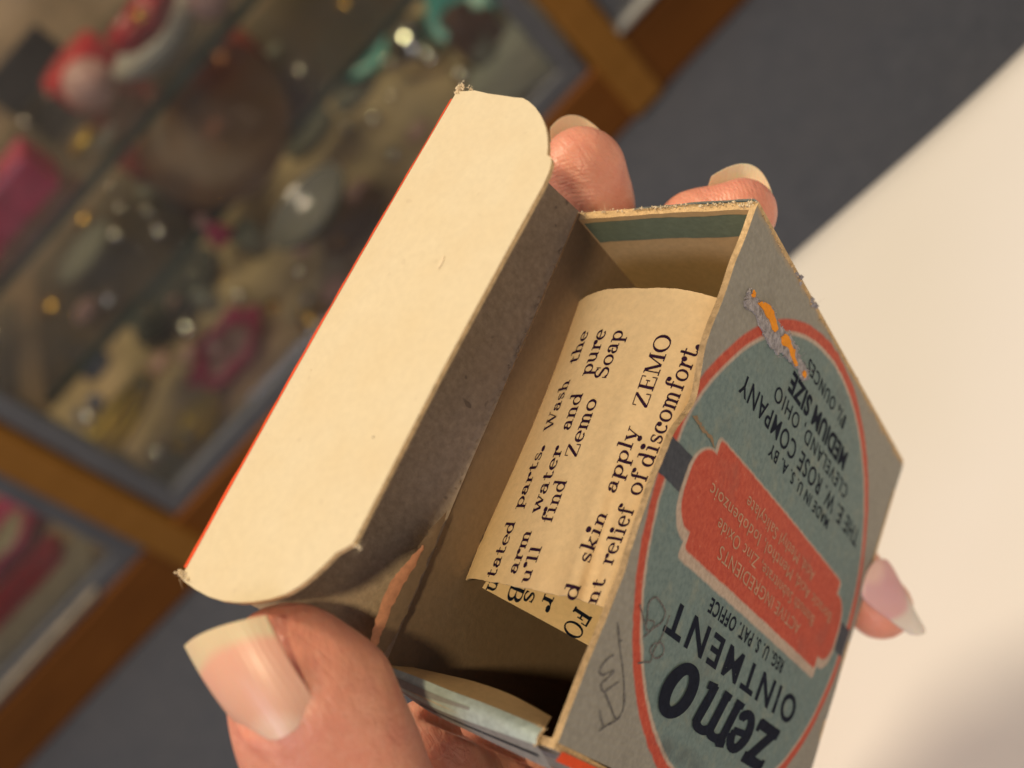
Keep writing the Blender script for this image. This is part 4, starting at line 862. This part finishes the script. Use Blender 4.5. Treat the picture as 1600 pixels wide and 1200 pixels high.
def surface_net(f, lo, hi, h):
    n = np.ceil((hi-lo)/h).astype(int)+1
    ax = [lo[k]+h*np.arange(n[k]) for k in range(3)]
    D = np.empty(n)
    YZ = np.stack(np.meshgrid(ax[1], ax[2], indexing='ij'), -1).reshape(-1, 2)
    for i in range(n[0]):
        P_ = np.c_[np.full(len(YZ), ax[0][i]), YZ]; D[i] = f(P_).reshape(n[1], n[2])
    S = D < 0
    c = np.zeros([m-1 for m in n], int); acc = np.zeros([m-1 for m in n]+[3]); cnt = np.zeros([m-1 for m in n])
    corner = [(i, j, k) for i in (0, 1) for j in (0, 1) for k in (0, 1)]
    sl_ = lambda A, o_: A[o_[0]:n[0]-1+o_[0], o_[1]:n[1]-1+o_[1], o_[2]:n[2]-1+o_[2]]
    for a in corner:
        for ax_ in range(3):
            if a[ax_] == 1: continue
            b = list(a); b[ax_] = 1; da, db = sl_(D, a), sl_(D, b); m = (da < 0) != (db < 0)
            tt = np.where(m, da/np.where(m, da-db, 1), 0)
            for k in range(3): acc[..., k] += m*(a[k]+(tt if k == ax_ else 0))
            cnt += m
    act = cnt > 0; idx = -np.ones(act.shape, int); idx[act] = np.arange(act.sum())
    ii = np.argwhere(act); V = (ii+acc[act]/cnt[act][:, None])*h+lo
    F = []
    for ax_ in range(3):
        o1, o2 = (ax_+1) % 3, (ax_+2) % 3
        s0 = [slice(0, None)]*3; s1 = [slice(0, None)]*3; s0[ax_] = slice(0, n[ax_]-1); s1[ax_] = slice(1, n[ax_])
        A, B_ = S[tuple(s0)], S[tuple(s1)]; e = np.argwhere(A != B_)
        e = e[(e[:, o1] > 0) & (e[:, o2] > 0) & (e[:, o1] < n[o1]-1) & (e[:, o2] < n[o2]-1)]
        d1 = np.zeros(3, int); d1[o1] = 1; d2 = np.zeros(3, int); d2[o2] = 1
        g = lambda p_: idx[p_[:, 0], p_[:, 1], p_[:, 2]]
        qd = np.stack([g(e-d1-d2), g(e-d2), g(e), g(e-d1)], 1); fl = A[e[:, 0], e[:, 1], e[:, 2]]
        qd[~fl] = qd[~fl][:, ::-1]; F.append(qd)
    return V, np.concatenate(F)
allp = np.array([p_ for c_ in chains.values() for p_, r_ in c_]+[p_ for p_, r_ in palm])
lo_, hi_ = allp.min(0)-1.3, allp.max(0)+1.3
HV, HF = surface_net(hand_sdf, lo_, hi_, .065)
# relax once
tips = [chains[k][0][0] for k in ('index', 'middle', 'ring')]
tipw = np.max([np.clip(1.5-np.linalg.norm(HV-tp, axis=1)/.9, 0, 1) for tp in tips], axis=0)
tipw = np.maximum(tipw, .45*np.clip(1.5-np.linalg.norm(HV-chains['thumb'][0][0], axis=1)/.9, 0, 1))
hand = put('hand', toW(HV), HF, MAT['skin'], origin=toW(chains['index'][1][0]+np.array([0, .6, -.3])), attr=tipw)
tag(hand, "person's hand with long natural nails gripping the carton from behind and below", 'hand')
hm = hand.modifiers.new('c', 'CORRECTIVE_SMOOTH') if False else hand.modifiers.new('sm', 'SMOOTH'); hm.factor = .5; hm.iterations = 3
hand.modifiers.new('sub', 'SUBSURF').levels = 1; hand.modifiers['sub'].render_levels = 1
def nail(base, tip, side, normal, hw0, hw1, curve, mat, arch=.0, th=.03, tipround=.25, name='nail'):
    side = nz(side); normal = nz(normal); ax = tip-base
    def pt(a, b, off):
        w_ = (b*2-1); prof = hw0+(hw1-hw0)*a
        if a < .25: prof *= math.sqrt(max(0, 1-((.25-a)/.25)**2))*.22+.78
        la = a*(1-tipround*.5*w_*w_*a) - (.12*(1-w_*w_)*(1-a)**4)
        return base+ax*la+side*w_*prof-normal*(curve*w_*w_*(1-.1*a))+normal*(arch*math.sin(math.pi*a)+off)
    o = slab(name, lambda a, b: pt(a, b, th), lambda a, b: pt(a, b, 0.), 24, 20, [MAT[mat]]*3, hand, lambda a, b: (b*2-1, a))
    return o
# thumb nail
tb_, tt_ = un(428, 1134, 9.58), un(334, 982, 9.72)
sd = un(492, 1066, 9.58)-un(356, 1114, 9.80)
nn = nz(np.cross(tt_-tb_, sd)); nn = -nn if nn[2] > 0 else nn
nail(tb_, tt_, sd, nn, .40, .435, .16, 'nail', arch=.05, tipround=.12, th=.022)
# index nail, seen from the pad side
b_, t2 = un(905, 262, 14.55), un(898, 180, 14.2)
nail(b_, t2, np.array([1., .12, 0]), np.array([-.05, -.35, 1.]), .39, .35, .20, 'nail_long', tipround=.55)
b_, t2 = un(1140, 350, 14.05), un(1172, 258, 13.7)
nail(b_, t2, un(1216, 322, 13.7)-un(1112, 290, 14.0), np.array([.35, -.45, .8]), .40, .40, .26, 'nail_long', tipround=.5)
b_, t2 = un(1368, 896, 16.52), un(1443, 990, 16.42)
nail(b_, t2, np.array([-.55, .60, -.30]), np.array([.55, -.42, -.62]), .40, .13, .08, 'nail_side', tipround=.25)
